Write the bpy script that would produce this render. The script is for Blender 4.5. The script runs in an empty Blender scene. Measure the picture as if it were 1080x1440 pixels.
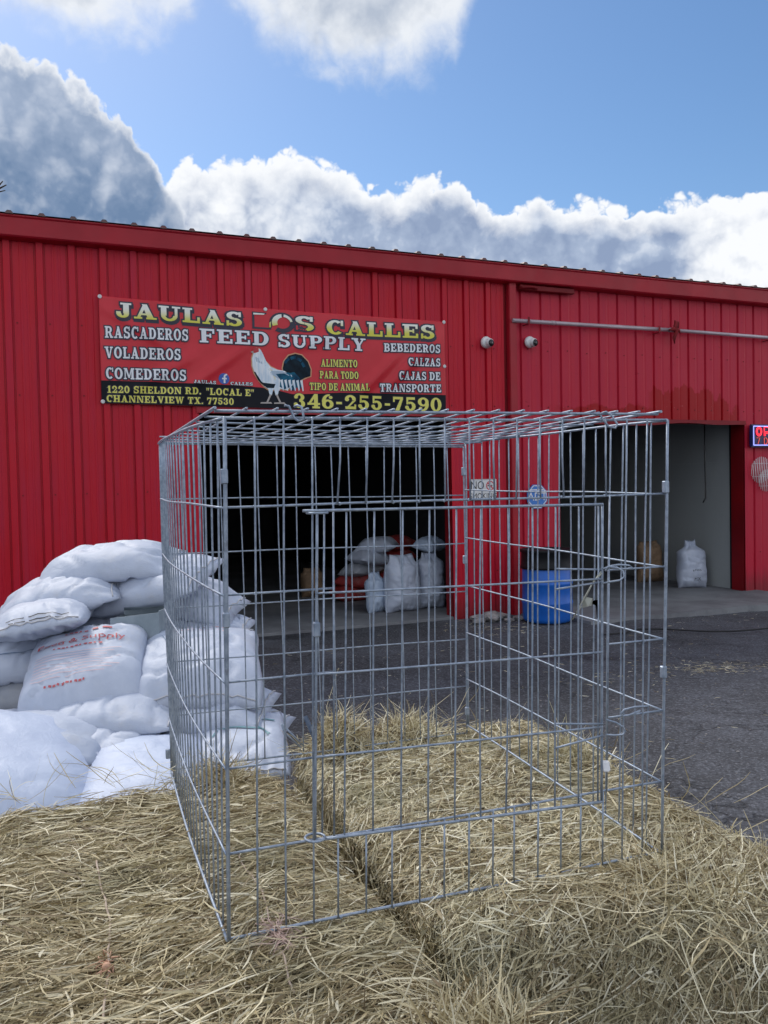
import bpy, bmesh, math, random
import numpy as np
from mathutils import Vector, Matrix, noise as mnoise

random.seed(7)
RNG = np.random.default_rng(11)
S = bpy.context.scene
COL = S.collection
R = math.radians

# ------------------------------------------------------------------ camera
PITCH, ROLL, FPX, CAMH = -0.0293, 0.0201, 1150.0, 1.7
cp, sp = math.cos(PITCH), math.sin(PITCH)
cr, sr = math.cos(ROLL), math.sin(ROLL)
_F = Vector((0, cp, sp)); _R0 = Vector((1, 0, 0)); _U0 = Vector((0, -sp, cp))
CR = _R0*cr - _U0*sr
CU = _R0*sr + _U0*cr
cam = bpy.data.cameras.new('camera')
cam.lens = FPX/1440*36.0
cam.sensor_width = 36.0
cam.clip_start = 0.05
cam.clip_end = 2000
co = bpy.data.objects.new('camera', cam)
m = Matrix((CR, CU, -_F)).transposed().to_4x4()
m.translation = Vector((0, 0, CAMH))
co.matrix_world = m
COL.objects.link(co)
S.camera = co

def at(px, py, Y):
    """a point of the yard at forward distance Y metres, seen at photo pixel px, py"""
    r = CR*((px-540)/FPX) - CU*((py-720)/FPX) + _F
    return r*(Y/r.y) + Vector((0, 0, CAMH))

# ------------------------------------------------------------------ exposure, sun
S.view_settings.view_transform = 'Standard'
S.view_settings.look = 'None'
S.view_settings.exposure = 0.7
S.view_settings.gamma = 1.0
SUN_EL, SUN_AZ = R(48), R(-38)
sl = bpy.data.lights.new('sun', 'SUN')
sl.energy = 1.4
sl.angle = R(18)
sl.color = (1.0, 0.94, 0.85)
so = bpy.data.objects.new('sun', sl)
sd = Vector((math.sin(SUN_AZ)*math.cos(SUN_EL), math.cos(SUN_AZ)*math.cos(SUN_EL), math.sin(SUN_EL)))
so.rotation_euler = sd.to_track_quat('Z', 'Y').to_euler()
COL.objects.link(so)

# ------------------------------------------------------------------ world: Nishita sky and cumulus
W = bpy.data.worlds.new('World')
S.world = W
W.use_nodes = True
W.cycles.sampling_method = 'MANUAL'
W.cycles.sample_map_resolution = 256
NT = W.node_tree
NT.nodes.clear()

class X:
    """small expression builder on node sockets"""
    tree = None
    def __init__(s, sock): s.s = sock
    @staticmethod
    def m(op, *a, clamp=False):
        n = X.tree.nodes.new('ShaderNodeMath'); n.operation = op; n.use_clamp = clamp
        for i, v in enumerate(a):
            if isinstance(v, X): X.tree.links.new(v.s, n.inputs[i])
            else: n.inputs[i].default_value = v
        return X(n.outputs[0])
    def __add__(a, b): return X.m('ADD', a, b)
    __radd__ = __add__
    def __sub__(a, b): return X.m('SUBTRACT', a, b)
    def __rsub__(a, b): return X.m('SUBTRACT', b, a)
    def __mul__(a, b): return X.m('MULTIPLY', a, b)
    __rmul__ = __mul__
    def sat(a): return X.m('MULTIPLY', a, 1.0, clamp=True)
def sstep(x, lo, hi):
    n = X.tree.nodes.new('ShaderNodeMapRange'); n.interpolation_type = 'SMOOTHSTEP'
    X.tree.links.new(x.s, n.inputs['Value'])
    n.inputs['From Min'].default_value = lo; n.inputs['From Max'].default_value = hi
    return X(n.outputs['Result'])
def fcurve(x, pts, x0, x1, y0, y1):
    n = X.tree.nodes.new('ShaderNodeFloatCurve')
    X.tree.links.new(((x - x0)*(1.0/(x1-x0))).sat().s, n.inputs['Value'])
    c = n.mapping.curves[0]
    q = [((a-x0)/(x1-x0), (b-y0)/(y1-y0)) for a, b in pts]
    while len(c.points) < len(q): c.points.new(0.5, 0.5)
    for p, (a, b) in zip(c.points, q): p.location = (a, b); p.handle_type = 'AUTO_CLAMPED'
    n.mapping.update()
    return X(n.outputs[0])*(y1-y0) + y0
def nz(vec, scale, detail=6, rough=0.55, dist=0.0):
    n = X.tree.nodes.new('ShaderNodeTexNoise'); n.inputs['Scale'].default_value = scale
    n.inputs['Detail'].default_value = detail; n.inputs['Roughness'].default_value = rough
    n.inputs['Distortion'].default_value = dist
    X.tree.links.new(vec, n.inputs['Vector']); return X(n.outputs['Fac'])
def cmix(f, a, b):
    n = X.tree.nodes.new('ShaderNodeMix'); n.data_type = 'RGBA'
    if isinstance(f, X): X.tree.links.new(f.s, n.inputs['Factor'])
    else: n.inputs['Factor'].default_value = f
    for v, k in ((a, 6), (b, 7)):
        if hasattr(v, 'is_output'): X.tree.links.new(v, n.inputs[k])
        else: n.inputs[k].default_value = (*v, 1)
    return n.outputs[2]

def build_sky():
    X.tree = NT
    tc = NT.nodes.new('ShaderNodeTexCoord'); D = tc.outputs['Generated']
    sx = NT.nodes.new('ShaderNodeSeparateXYZ'); NT.links.new(D, sx.inputs[0])
    dx, dy, dz = (X(o) for o in sx.outputs)
    az = X.m('ARCTAN2', dx, dy); el = X.m('ARCSINE', dz)
    sky = NT.nodes.new('ShaderNodeTexSky'); sky.sky_type = 'NISHITA'; sky.sun_disc = False
    sky.sun_elevation = SUN_EL; sky.sun_rotation = SUN_AZ
    sky.air_density = 1.0; sky.dust_density = 0.6; sky.ozone_density = 2.0
    K = 0.1; CK = 0.64
    hs = NT.nodes.new('ShaderNodeHueSaturation'); hs.inputs['Saturation'].default_value = SKY_SAT
    hs.inputs['Value'].default_value = SKY_VAL
    NT.links.new(sky.outputs[0], hs.inputs['Color'])
    n1 = nz(D, 9, 8, 0.6) - 0.5
    n2 = nz(D, 30, 6, 0.62, 0.4) - 0.5
    # billows: folded noise gives round lobes with sharp creases; a second sample towards the sun gives their relief
    va = NT.nodes.new('ShaderNodeVectorMath'); va.operation = 'ADD'; NT.links.new(D, va.inputs[0]); va.inputs[1].default_value = (-0.012, 0.0, 0.016)
    D2 = va.outputs[0]
    def fold(v, sc):
        f = nz(v, sc, 2, 0.5, 0.25)
        return X.m('ABSOLUTE', (f - 0.5)*2.6)
    puff = fold(D, 15.0)*0.6 + fold(D, 38.0)*0.28 + fold(D, 80.0)*0.16 - 0.25
    puff2 = fold(D2, 15.0)*0.6 + fold(D2, 38.0)*0.28 - 0.22
    relief = puff - puff2
    disp = n1*0.030 + n2*0.012 + puff*0.055
    far = sstep(X.m('ABSOLUTE', az), 0.55, 0.9)          # sky outside this view: added fill-light cumulus
    # high broken cloud along the top of the view
    up = fcurve(az, [(-3.1, .60), (-0.9, .55), (-0.6, .49), (-.47, .478), (-.42, .490), (-.379, .479), (-.312, .471), (-.245, .485), (-.214, .512), (-.20, .54), (-.182, .53),
                     (-.154, .505), (-.083, .470), (.002, .452), (.079, .456), (.114, .487), (.124, .53), (.16, .60), (.5, .62), (1.0, .6), (3.1, .6)], -3.15, 3.15, 0, 1)
    upd = el - up + n1*0.085 + n2*0.05 + puff*0.03 - 0.008
    upm = sstep(upd, -0.022, 0.045)*(1 - sstep(el, .62, .8))*0.96
    upc = cmix((sstep(upd, 0.01, 0.07)*0.6 + n1*1.8 - relief*.9 - puff*.4 - 0.02).sat(), (0.84, 0.87, 0.91), (0.46, 0.52, 0.62))
    # the long bank above the roof
    band = fcurve(az, [(-3.1, .30), (-0.9, .33), (-.5, .30), (-.36, .29), (-.294, .315), (-.253, .355), (-.226, .375), (-.178, .374), (-.128, .387), (-.077, .380), (-.026, .366), (.025, .345), (.068, .359),
                       (.111, .345), (.161, .320), (.185, .335), (.227, .322), (.276, .315), (.31, .306), (.345, .318), (.39, .318), (.42, .303), (.45, .315), (.8, .34), (3.1, .3)], -3.15, 3.15, 0, 1)
    bd = band + disp - el
    bm_ = sstep(bd, -0.002, 0.005)
    dark = fcurve(az, [(-1, .5), (-.30, .5), (-.22, .35), (-.15, .55), (-.08, .75), (0, .95), (.1, .95), (.2, 1.0), (.30, 1.0), (.345, .85), (.37, .35), (.45, .12), (1, .5)], -1, 1, 0, 1)
    bsh = ((sstep(bd, 0.003, 0.045))*dark*1.1 + (n1*1.2 - relief*0.9 - puff*0.6 + n2*0.5)*sstep(bd, 0.0, 0.02) - 0.02).sat()
    bgrey = cmix((n1*2.2 - relief*1.2 - puff*.8 + n2*.6 + .45).sat(), (0.45, 0.54, 0.70), (0.25, 0.33, 0.50))
    bc = cmix(bsh*0.97, (0.93, 0.95, 0.98), bgrey)
    # the big shaded cloud at the left
    left = fcurve(az, [(-3.1, .2), (-1.0, .40), (-.6, .50), (-.47, .482), (-.423, .468), (-.38, .462), (-.32, .444), (-.29, .424), (-.271, .404), (-.252, .372), (-.228, .335), (-.20, .27), (-.15, .2), (1, .1), (3.1, .1)], -3.15, 3.15, 0, 1)
    ld = left + disp*1.15 + n1*0.05 - 0.008 - el
    lm = sstep(ld, -0.002, 0.006)*(1 - sstep(az + n1*0.12 - puff*.06, -.262, -.215))
    rim = sstep(ld - n1*.02, 0.0, 0.024)
    lsh = (rim*0.98 + n1*0.25 - relief*0.55 - puff*0.2 + n2*0.15).sat()
    lc0 = cmix(((1 - sstep(el, .29, .45))*.75 + n1*1.2 - relief*.7 - puff*.4 + 0.16).sat(), (0.42, 0.50, 0.65), (0.155, 0.24, 0.39))
    lc = cmix(lsh, (0.85, 0.88, 0.93), lc0)
    c = cmix(upm, hs.outputs[0], _scale(upc, CK/K))
    c = cmix(bm_, c, _scale(bc, CK/K))
    c = cmix(lm, c, _scale(lc, CK/K))
    # added cloud outside the view, brightened to lift fill light on wall and hay
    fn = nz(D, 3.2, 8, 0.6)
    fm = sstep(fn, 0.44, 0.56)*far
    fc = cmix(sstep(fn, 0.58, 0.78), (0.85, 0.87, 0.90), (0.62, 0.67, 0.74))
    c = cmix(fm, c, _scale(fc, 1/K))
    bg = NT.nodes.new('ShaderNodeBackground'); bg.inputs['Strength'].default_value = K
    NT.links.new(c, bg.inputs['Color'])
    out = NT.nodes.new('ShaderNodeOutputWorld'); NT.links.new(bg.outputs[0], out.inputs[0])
def _scale(sock, k):
    n = NT.nodes.new('ShaderNodeVectorMath'); n.operation = 'SCALE'; NT.links.new(sock, n.inputs[0]); n.inputs['Scale'].default_value = k
    return n.outputs[0]
SKY_SAT, SKY_VAL = 1.18, 0.86
build_sky()

# ------------------------------------------------------------------ materials
def mat(name, base=(0.5, 0.5, 0.5), rough=0.6, metal=0.0, spec=0.5, build=None):
    mt = bpy.data.materials.new(name); mt.use_nodes = True
    b = mt.node_tree.nodes['Principled BSDF']
    b.inputs['Base Color'].default_value = (*base, 1); b.inputs['Roughness'].default_value = rough
    b.inputs['Metallic'].default_value = metal; b.inputs['Specular IOR Level'].default_value = spec
    if build:
        X.tree = mt.node_tree
        build(mt.node_tree, b)
    return mt
def coords(t, kind='Object', scale=(1, 1, 1)):
    tc = t.nodes.new('ShaderNodeTexCoord'); mp = t.nodes.new('ShaderNodeMapping')
    mp.inputs['Scale'].default_value = scale
    t.links.new(tc.outputs[kind], mp.inputs[0]); return mp.outputs[0]
def geo_pos(t, scale=(1, 1, 1)):
    g = t.nodes.new('ShaderNodeNewGeometry'); mp = t.nodes.new('ShaderNodeMapping')
    mp.inputs['Scale'].default_value = scale
    t.links.new(g.outputs['Position'], mp.inputs[0]); return mp.outputs[0]
def bump(t, b, h, strength=0.3, dist=0.01):
    n = t.nodes.new('ShaderNodeBump'); n.inputs['Strength'].default_value = strength; n.inputs['Distance'].default_value = dist
    t.links.new(h.s, n.inputs['Height']); t.links.new(n.outputs[0], b.inputs['Normal'])
def setc(t, b, sock): t.links.new(sock, b.inputs['Base Color'])
def setr(t, b, x): t.links.new(x.s, b.inputs['Roughness'])

def varied(name, c0, c1, scale=4.0, rough=0.6, bs=0.2, bscale=40, metal=0.0, spec=0.5, bd=0.004, stretch=(1, 1, 1)):
    def f(t, b):
        v = coords(t, 'Object', stretch)
        a = sstep(nz(v, scale, 6, 0.6), 0.3, 0.7)
        setc(t, b, cmix(a, c0, c1))
        setr(t, b, nz(v, scale*2.3, 4, 0.6)*0.3 + (rough-0.15))
        if bs: bump(t, b, nz(v, bscale, 5, 0.6), bs, bd)
    return mat(name, c0, rough, metal, spec, f)

def _z(t, v):
    sx = t.nodes.new('ShaderNodeSeparateXYZ'); t.links.new(v, sx.inputs[0]); return sx.outputs[2]
def wallred(t, b):
    # building-local coordinates: x along the wall, z up
    v = coords(t, 'Object'); vs = coords(t, 'Object', (6, 6, 0.35))
    fade = sstep(nz(vs, 2.0, 6, 0.65), 0.35, 0.75)
    blot = sstep(nz(v, 0.9, 5, 0.6), 0.4, 0.65)
    c = cmix(fade*0.7, (0.50, 0.006, 0.022), (0.42, 0.020, 0.055))
    c = cmix(blot*0.35, c, (0.50, 0.006, 0.014))
    dirt = sstep(nz(vs, 5.0, 8, 0.7), 0.62, 0.8)
    c = cmix(dirt*0.35, c, (0.24, 0.02, 0.026))
    setc(t, b, c)
    setr(t, b, fade*0.12 + nz(v, 3, 4)*0.2 + 0.28)
    grime = (1 - sstep(X(_z(t, v)) + (nz(vs, 3, 5, .6) - .5)*.5, .02, .42))
    c = cmix(grime*.55, c, (0.07, 0.025, 0.022)); setc(t, b, c)
    bump(t, b, nz(coords(t, 'Object', (1.6, 1, .7)), 1.5, 4, 0.55) + nz(v, 60, 3)*0.02, 0.45, 0.03)
M = {}
M['wall'] = mat('red_painted_steel', (0.27, .01, .02), 0.4, 0, 0.22, wallred)
def wallpatch(t, b):
    v = coords(t, 'Object'); vs = coords(t, 'Object', (6, 6, 0.35))
    sx = t.nodes.new('ShaderNodeSeparateXYZ'); t.links.new(v, sx.inputs[0])
    x, z = X(sx.outputs[0]), X(sx.outputs[2])
    fade = sstep(nz(vs, 2.0, 6, 0.65), 0.35, 0.75)
    c = cmix(fade*0.5, (0.48, 0.014, 0.038), (0.40, 0.028, 0.065))
    # newer coat rolled on above the right doorway, ragged upper edge
    edge = 3.02 + (nz(coords(t, 'Object', (1, 1, .25)), 2.3, 5, .6) - .5)*1.1
    pm = sstep(edge - z, -0.01, 0.02)*sstep(x, 7.9, 8.1)*(1 - sstep(x, 9.42, 9.5))
    low = sstep(2.78 + (nz(v, 3, 4) - .5)*.5 - z, -0.02, 0.04)*sstep(x, 6.2, 6.8)*(1 - sstep(x, 9.6, 9.7))
    c = cmix(X.m('MAXIMUM', pm, low)*0.95, c, (0.34, 0.002, 0.006))
    scuff = sstep(nz(coords(t, 'Object', (1, 1, 1.6)), 6.5, 8, .75), .60, .68)*sstep(z, 1.8, 2.6)
    c = cmix(scuff*.55, c, (0.20, 0.004, 0.008))
    peel = sstep(nz(coords(t, 'Object', (1, 1, 1.3)), 15, 7, .7), .63, .67)*sstep(z, 2.5, 2.6)*(1 - sstep(z, 2.75, 3.0))
    c = cmix(peel*.6, c, (0.42, 0.16, 0.17))
    dirt = sstep(nz(vs, 5.0, 8, 0.7), 0.6, 0.8)
    c = cmix(dirt*0.3, c, (0.24, 0.03, 0.04))
    setc(t, b, c)
    setr(t, b, fade*0.15 + nz(v, 3, 4)*0.2 + 0.30)
    grime = (1 - sstep(X(_z(t, v)) + (nz(vs, 3, 5, .6) - .5)*.5, .02, .42))
    c = cmix(grime*.55, c, (0.07, 0.025, 0.022)); setc(t, b, c)
    bump(t, b, nz(coords(t, 'Object', (1.6, 1, .7)), 1.5, 4, 0.55) + nz(v, 60, 3)*0.02, 0.45, 0.03)
M['wallr'] = mat('red_repainted_steel', (0.27, .01, .02), 0.4, 0, 0.22, wallpatch)
M['trim'] = varied('red_trim_paint', (0.40, 0.010, 0.024), (0.32, 0.009, 0.020), 2.0, 0.4, 0.1, 30, spec=.3)
M['jamb'] = varied('dark_red_jamb', (0.22, 0.004, 0.008), (0.16, 0.005, 0.009), 2.0, 0.5, 0.1, 30, spec=.25)
M['roof'] = varied('roof_metal', (0.10, 0.07, 0.07), (0.16, 0.05, 0.05), 1.5, 0.5, 0.1, 30)
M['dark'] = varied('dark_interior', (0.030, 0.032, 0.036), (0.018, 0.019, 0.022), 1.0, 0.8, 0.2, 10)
def siding(t, b):
    v = coords(t, 'Object')
    c = cmix(nz(coords(t, 'Object', (1, 1, .4)), 1.5, 6), (0.40, 0.42, 0.42), (0.29, 0.31, 0.31))
    br = t.nodes.new('ShaderNodeTexWave'); br.wave_type = 'BANDS'; br.bands_direction = 'Z'; br.wave_profile = 'SAW'
    br.inputs['Scale'].default_value = 0.785; br.inputs['Distortion'].default_value = 0.0
    t.links.new(v, br.inputs['Vector'])
    setc(t, b, c); bump(t, b, X(br.outputs['Fac']) + nz(v, 25, 4)*.1, 0.5, 0.02)
M['siding'] = mat('grey_lap_siding', (0.3, 0.3, 0.3), 0.7, 0, 0.3, siding)
def concrete(t, b):
    v = geo_pos(t)
    c = cmix(sstep(nz(v, 1.4, 8, .65), .35, .7), (0.20, 0.205, 0.215), (0.12, 0.12, 0.13))
    c = cmix(sstep(nz(v, 7, 6, .7), .6, .75)*.6, c, (0.05, 0.05, 0.05))
    setc(t, b, c); bump(t, b, nz(v, 40, 6, .7), .4, .006)
M['concrete'] = mat('worn_concrete', (0.2, 0.2, 0.2), 0.8, 0, 0.3, concrete)
def asphalt(t, b):
    v = geo_pos(t)
    big = sstep(nz(v, 0.55, 7, .62), .38, .66)
    c = cmix(big, (0.046, 0.048, 0.055), (0.090, 0.095, 0.112))
    mid = sstep(nz(v, 5.5, 7, .7), .40, .62)
    c = cmix(mid*.40, c, (0.030, 0.030, 0.033))
    wet = sstep(nz(geo_pos(t, (1, 1.7, 1)), 0.42, 6, .6, .6), .56, .64)
    c = cmix(wet*.75, c, (0.016, 0.016, 0.018))
    agg = nz(v, 48, 4, .75)
    vc = t.nodes.new('ShaderNodeTexVoronoi'); vc.feature = 'DISTANCE_TO_EDGE'; vc.inputs['Scale'].default_value = .9
    wv = t.nodes.new('ShaderNodeVectorMath'); wv.operation = 'MULTIPLY_ADD'; wn = t.nodes.new('ShaderNodeTexNoise'); wn.inputs['Scale'].default_value = 3; wn.inputs['Detail'].default_value = 6
    t.links.new(v, wn.inputs['Vector']); t.links.new(wn.outputs['Color'], wv.inputs[0]); wv.inputs[1].default_value = (.7, .7, .7); t.links.new(v, wv.inputs[2]); t.links.new(wv.outputs[0], vc.inputs['Vector'])
    crack = (1 - sstep(X(vc.outputs['Distance']), .002, .014))*sstep(nz(v, .8, 3), .45, .6)
    c = cmix(sstep(agg, .52, .66)*.75, c, (0.20, 0.21, 0.24))
    c = cmix((1 - sstep(agg, .36, .47))*.75, c, (0.014, 0.014, 0.017))
    c = cmix(sstep(nz(v, 14, 6, .75), .60, .75)*.5, c, (0.10, 0.09, 0.075))
    c = cmix(sstep(nz(v, 30, 4, .6), .62, .7)*.6, c, (0.012, 0.012, 0.013))
    setc(t, b, c)
    c = cmix(crack*.5, c, (0.008, 0.008, 0.009))
    setc(t, b, c)
    setr(t, b, 0.85 - wet*0.3)
    bump(t, b, agg*0.6 - crack*1.5 + nz(v, 22, 6, .7)*1.0 + nz(v, 3, 4)*3, .8, .012)
M['asphalt'] = mat('old_asphalt', (0.05, 0.05, 0.055), 0.85, 0, 0.4, asphalt)
def galv(t, b):
    v = geo_pos(t)
    c = cmix(sstep(nz(v, 60, 4, .6), .35, .7), (0.37, 0.43, 0.52), (0.23, 0.28, 0.36))
    c = cmix(sstep(nz(v, 22, 5, .7), .60, .70)*.6, c, (0.16, 0.17, 0.20))
    setc(t, b, c); setr(t, b, nz(v, 90, 3)*.3 + .36)
M['galv'] = mat('galvanised_wire', (0.5, 0.55, 0.6), 0.35, 0.6, 0.5, galv)
def poly(c0, c1, dirt=(0.45, 0.42, 0.38), da=0.38):
    def f(t, b):
        v = coords(t, 'Object')
        w1 = t.nodes.new('ShaderNodeTexWave'); w1.bands_direction = 'X'; w1.inputs['Scale'].default_value = 110
        w2 = t.nodes.new('ShaderNodeTexWave'); w2.bands_direction = 'Y'; w2.inputs['Scale'].default_value = 110
        for w in (w1, w2): t.links.new(v, w.inputs['Vector']); w.inputs['Distortion'].default_value = .4
        c = cmix(sstep(nz(v, 5, 6, .6), .35, .7), c0, c1)
        c = cmix(sstep(nz(v, 3, 7, .7), .55, .75)*da, c, dirt)
        setc(t, b, c)
        bump(t, b, X(w1.outputs['Fac'])*.05 + X(w2.outputs['Fac'])*.05 + nz(v, 16, 5, .55, .5)*1.3 + nz(v, 55, 4, .6, 1.0)*.2, .38, .010)
        b.inputs['Subsurface Weight'].default_value = 0.0
    return f
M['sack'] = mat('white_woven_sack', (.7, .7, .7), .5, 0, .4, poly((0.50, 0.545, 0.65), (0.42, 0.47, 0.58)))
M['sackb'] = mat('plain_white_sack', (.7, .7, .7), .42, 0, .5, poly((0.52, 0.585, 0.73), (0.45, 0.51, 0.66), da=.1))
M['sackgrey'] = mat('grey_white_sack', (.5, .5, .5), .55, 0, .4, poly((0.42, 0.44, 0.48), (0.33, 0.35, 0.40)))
M['sackred'] = mat('red_paper_sack', (.4, .05, .05), .6, 0, .3, poly((0.34, 0.035, 0.035), (0.22, 0.03, 0.03)))
M['sacktan'] = mat('tan_paper_sack', (.3, .2, .12), .7, 0, .3, poly((0.30, 0.20, 0.125), (0.22, 0.145, 0.09)))
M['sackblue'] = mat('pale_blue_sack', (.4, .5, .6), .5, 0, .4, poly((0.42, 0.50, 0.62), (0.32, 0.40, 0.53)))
M['thread'] = mat('seam_thread', (0.45, 0.45, 0.47), 0.8)
M['inkred'] = mat('red_ink', (0.50, 0.10, 0.11), 0.6)
M['inkpink'] = mat('faded_red_ink', (0.66, 0.50, 0.53), 0.6)
M['inkblue'] = mat('blue_ink', (0.10, 0.17, 0.28), 0.6)
M['inkteal'] = mat('teal_ink', (0.12, 0.26, 0.30), 0.6)
M['inkblack'] = mat('black_ink', (0.02, 0.022, 0.03), 0.6)
M['greybox'] = varied('dull_zinc_sheet', (0.36, 0.41, 0.45), (0.24, 0.29, 0.32), 9, .5, .15, 30, .3)
M['blueplastic'] = varied('blue_plastic', (0.008, 0.13, 0.56), (0.008, 0.10, 0.44), 5, .42, .12, 12)
M['blackplastic'] = varied('black_plastic', (0.008, 0.009, 0.011), (0.014, 0.014, 0.017), 5, .5, .2, 15, spec=.2)
M['white'] = varied('white_plastic', (0.72, 0.72, 0.72), (0.6, 0.6, 0.6), 8, .4, 0)
M['lens'] = mat('camera_lens', (0.008, 0.008, 0.01), 0.12)
M['pipe'] = varied('weathered_steel_pipe', (0.56, 0.48, 0.52), (0.40, 0.32, 0.35), 3, .45, .1, 30, .3, stretch=(.4, 1, 1))
M['rag'] = varied('red_rag', (0.24, 0.012, 0.016), (0.14, 0.01, 0.012), 9, .9, .4, 60)
M['banner'] = varied('red_vinyl', (0.62, 0.028, 0.045), (0.54, 0.018, 0.030), 1.2, .38, .12, 6, bd=.01, spec=.35)
M['bannerblack'] = varied('black_vinyl', (0.006, 0.007, 0.010), (0.010, 0.012, 0.02), 2.2, .5, 0, spec=.15)
M['textwhite'] = mat('white_print', (0.74, 0.76, 0.80), .4)
M['textyellow'] = mat('yellow_print', (0.70, 0.66, 0.12), .4)
M['outline'] = mat('navy_print', (0.012, 0.012, 0.035), .4)
M['yellowhead'] = None
def headgrad(t, b):
    v = coords(t, 'Object'); sx = t.nodes.new('ShaderNodeSeparateXYZ'); t.links.new(v, sx.inputs[0])
    setc(t, b, cmix(sstep(X(sx.outputs[2]), 3.59, 3.72), (0.66, 0.62, 0.06), (0.82, 0.82, 0.76)))
M['yellowhead'] = mat('white_to_yellow_print', (0.8, 0.8, 0.4), .4, 0, .5, headgrad)
M['fb'] = mat('blue_logo_print', (0.03, 0.10, 0.42), .4)
M['zipwhite'] = mat('white_sticker', (0.75, 0.75, 0.76), .5)
M['signblue'] = mat('blue_sign_face', (0.04, 0.18, 0.55), .4)
M['signred'] = mat('red_sign_ink', (0.55, 0.03, 0.05), .4)
M['signblack'] = mat('black_sign_ink', (0.015, 0.015, 0.02), .4)
def emis(name, col, st):
    mt = mat(name, col, .4); b = mt.node_tree.nodes['Principled BSDF']
    b.inputs['Emission Color'].default_value = (*col, 1); b.inputs['Emission Strength'].default_value = st; return mt
M['neonred'] = emis('red_neon', (1.0, 0.03, 0.05), 1.0)
M['neonorange'] = emis('orange_neon', (0.9, 0.10, 0.06), .45)
M['neonwhite'] = emis('blue_white_neon', (0.35, 0.40, 1.0), 0.9)
M['signcase'] = mat('dark_blue_case', (0.012, 0.014, 0.09), .35)
M['twine'] = varied('baling_twine', (0.52, 0.42, 0.34), (0.42, 0.33, 0.25), 30, .9, .3, 90)
M['twineorange'] = varied('orange_twine', (0.62, 0.36, 0.25), (0.50, 0.32, 0.22), 30, .9, .3, 90)
M['twinepink'] = varied('faded_pink_twine', (0.62, 0.46, 0.40), (0.50, 0.36, 0.31), 30, .9, .3, 90)
M['stone'] = varied('pale_rubble', (0.36, 0.34, 0.33), (0.14, 0.13, 0.13), 9, .85, .6, 25)
M['cable'] = mat('black_rubber', (0.006, 0.006, 0.007), .5)
M['wood'] = varied('pallet_wood', (0.26, 0.19, 0.12), (0.17, 0.12, 0.08), 5, .8, .4, 30)
M['bark'] = varied('dark_bark', (0.03, 0.025, 0.02), (0.05, 0.04, 0.03), 5, .9, .4, 30)
M['tag'] = mat('olive_paper_tag', (0.40, 0.41, 0.36), .7)
M['bodyhay'] = varied('packed_hay', (0.06, 0.046, 0.026), (0.028, 0.021, 0.013), 14, .9, .9, 60, bd=.03)  # core colour darkened to stand for the shade between stems
def hayf(t, b, tint=None):
    g = t.nodes.new('ShaderNodeNewGeometry')
    r = t.nodes.new('ShaderNodeValToRGB'); t.links.new(g.outputs['Random Per Island'], r.inputs[0])
    e = r.color_ramp.elements
    stops = [(0, (0.11, 0.075, 0.04)), (.16, (0.27, 0.215, 0.13)), (.30, (0.46, 0.395, 0.24)), (.48, (0.54, 0.48, 0.31)), (.66, (0.66, 0.60, 0.41)), (.84, (0.80, 0.75, 0.56)), (1, (0.88, 0.85, 0.70))]
    e[0].position = 0; e[0].color = (*stops[0][1], 1); e[1].position = 1; e[1].color = (*stops[-1][1], 1)
    for p, c in stops[1:-1]:
        q = e.new(p); q.color = (*c, 1)
    v = geo_pos(t)
    c = cmix(sstep(nz(v, 5, 5, .6), .42, .7)*.35, r.outputs[0], (0.40, 0.32, 0.18))
    c = cmix(sstep(nz(v, 3.1, 5, .6), .5, .75)*.35, c, (0.34, 0.35, 0.23))
    if tint:
        mx = t.nodes.new('ShaderNodeMix'); mx.data_type = 'RGBA'; mx.blend_type = 'MULTIPLY'; mx.inputs['Factor'].default_value = 1
        t.links.new(c, mx.inputs[6]); mx.inputs[7].default_value = (*tint, 1); c = mx.outputs[2]
    setc(t, b, c)
M['hay'] = mat('hay_stems', (0.3, 0.25, 0.15), .6, 0, .35, lambda t, b: hayf(t, b, (1.06, 1.045, 1.03)))
M['haybrown'] = mat('browner_hay_stems', (0.3, 0.25, 0.15), .6, 0, .35, lambda t, b: hayf(t, b, (.92, .885, .83)))

# ------------------------------------------------------------------ object helpers
def obj(name, bm_or_mesh, mats, parent=None, smooth=False, world=None):
    if isinstance(bm_or_mesh, bmesh.types.BMesh):
        me = bpy.data.meshes.new(name); bm_or_mesh.to_mesh(me); bm_or_mesh.free()
    else: me = bm_or_mesh
    for mt in (mats if isinstance(mats, (list, tuple)) else [mats]): me.materials.append(mt)
    if smooth:
        for p in me.polygons: p.use_smooth = True
    o = bpy.data.objects.new(name, me); COL.objects.link(o)
    if parent: o.parent = parent
    if world is not None: o.matrix_world = world
    return o
def thing(name, label, cat, loc=(0, 0, 0), rotz=0.0, group=None):
    o = bpy.data.objects.new(name, None); COL.objects.link(o)
    o.location = loc; o.rotation_euler = (0, 0, rotz); o.empty_display_size = 0.1
    return tag(o, label, cat, group)
def tag(o, label, cat, group=None):
    o['label'] = label; o['category'] = cat
    if group: o['group'] = group
    return o
def struct(o, kind='structure'):
    o['kind'] = kind; return o
def box(bm, x0, x1, y0, y1, z0, z1, mi=0):
    vs = [bm.verts.new((x, y, z)) for x in (x0, x1) for y in (y0, y1) for z in (z0, z1)]
    for f in ((0, 1, 3, 2), (4, 6, 7, 5), (0, 4, 5, 1), (2, 3, 7, 6), (0, 2, 6, 4), (1, 5, 7, 3)):
        fa = bm.faces.new([vs[i] for i in f]); fa.material_index = mi
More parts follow.
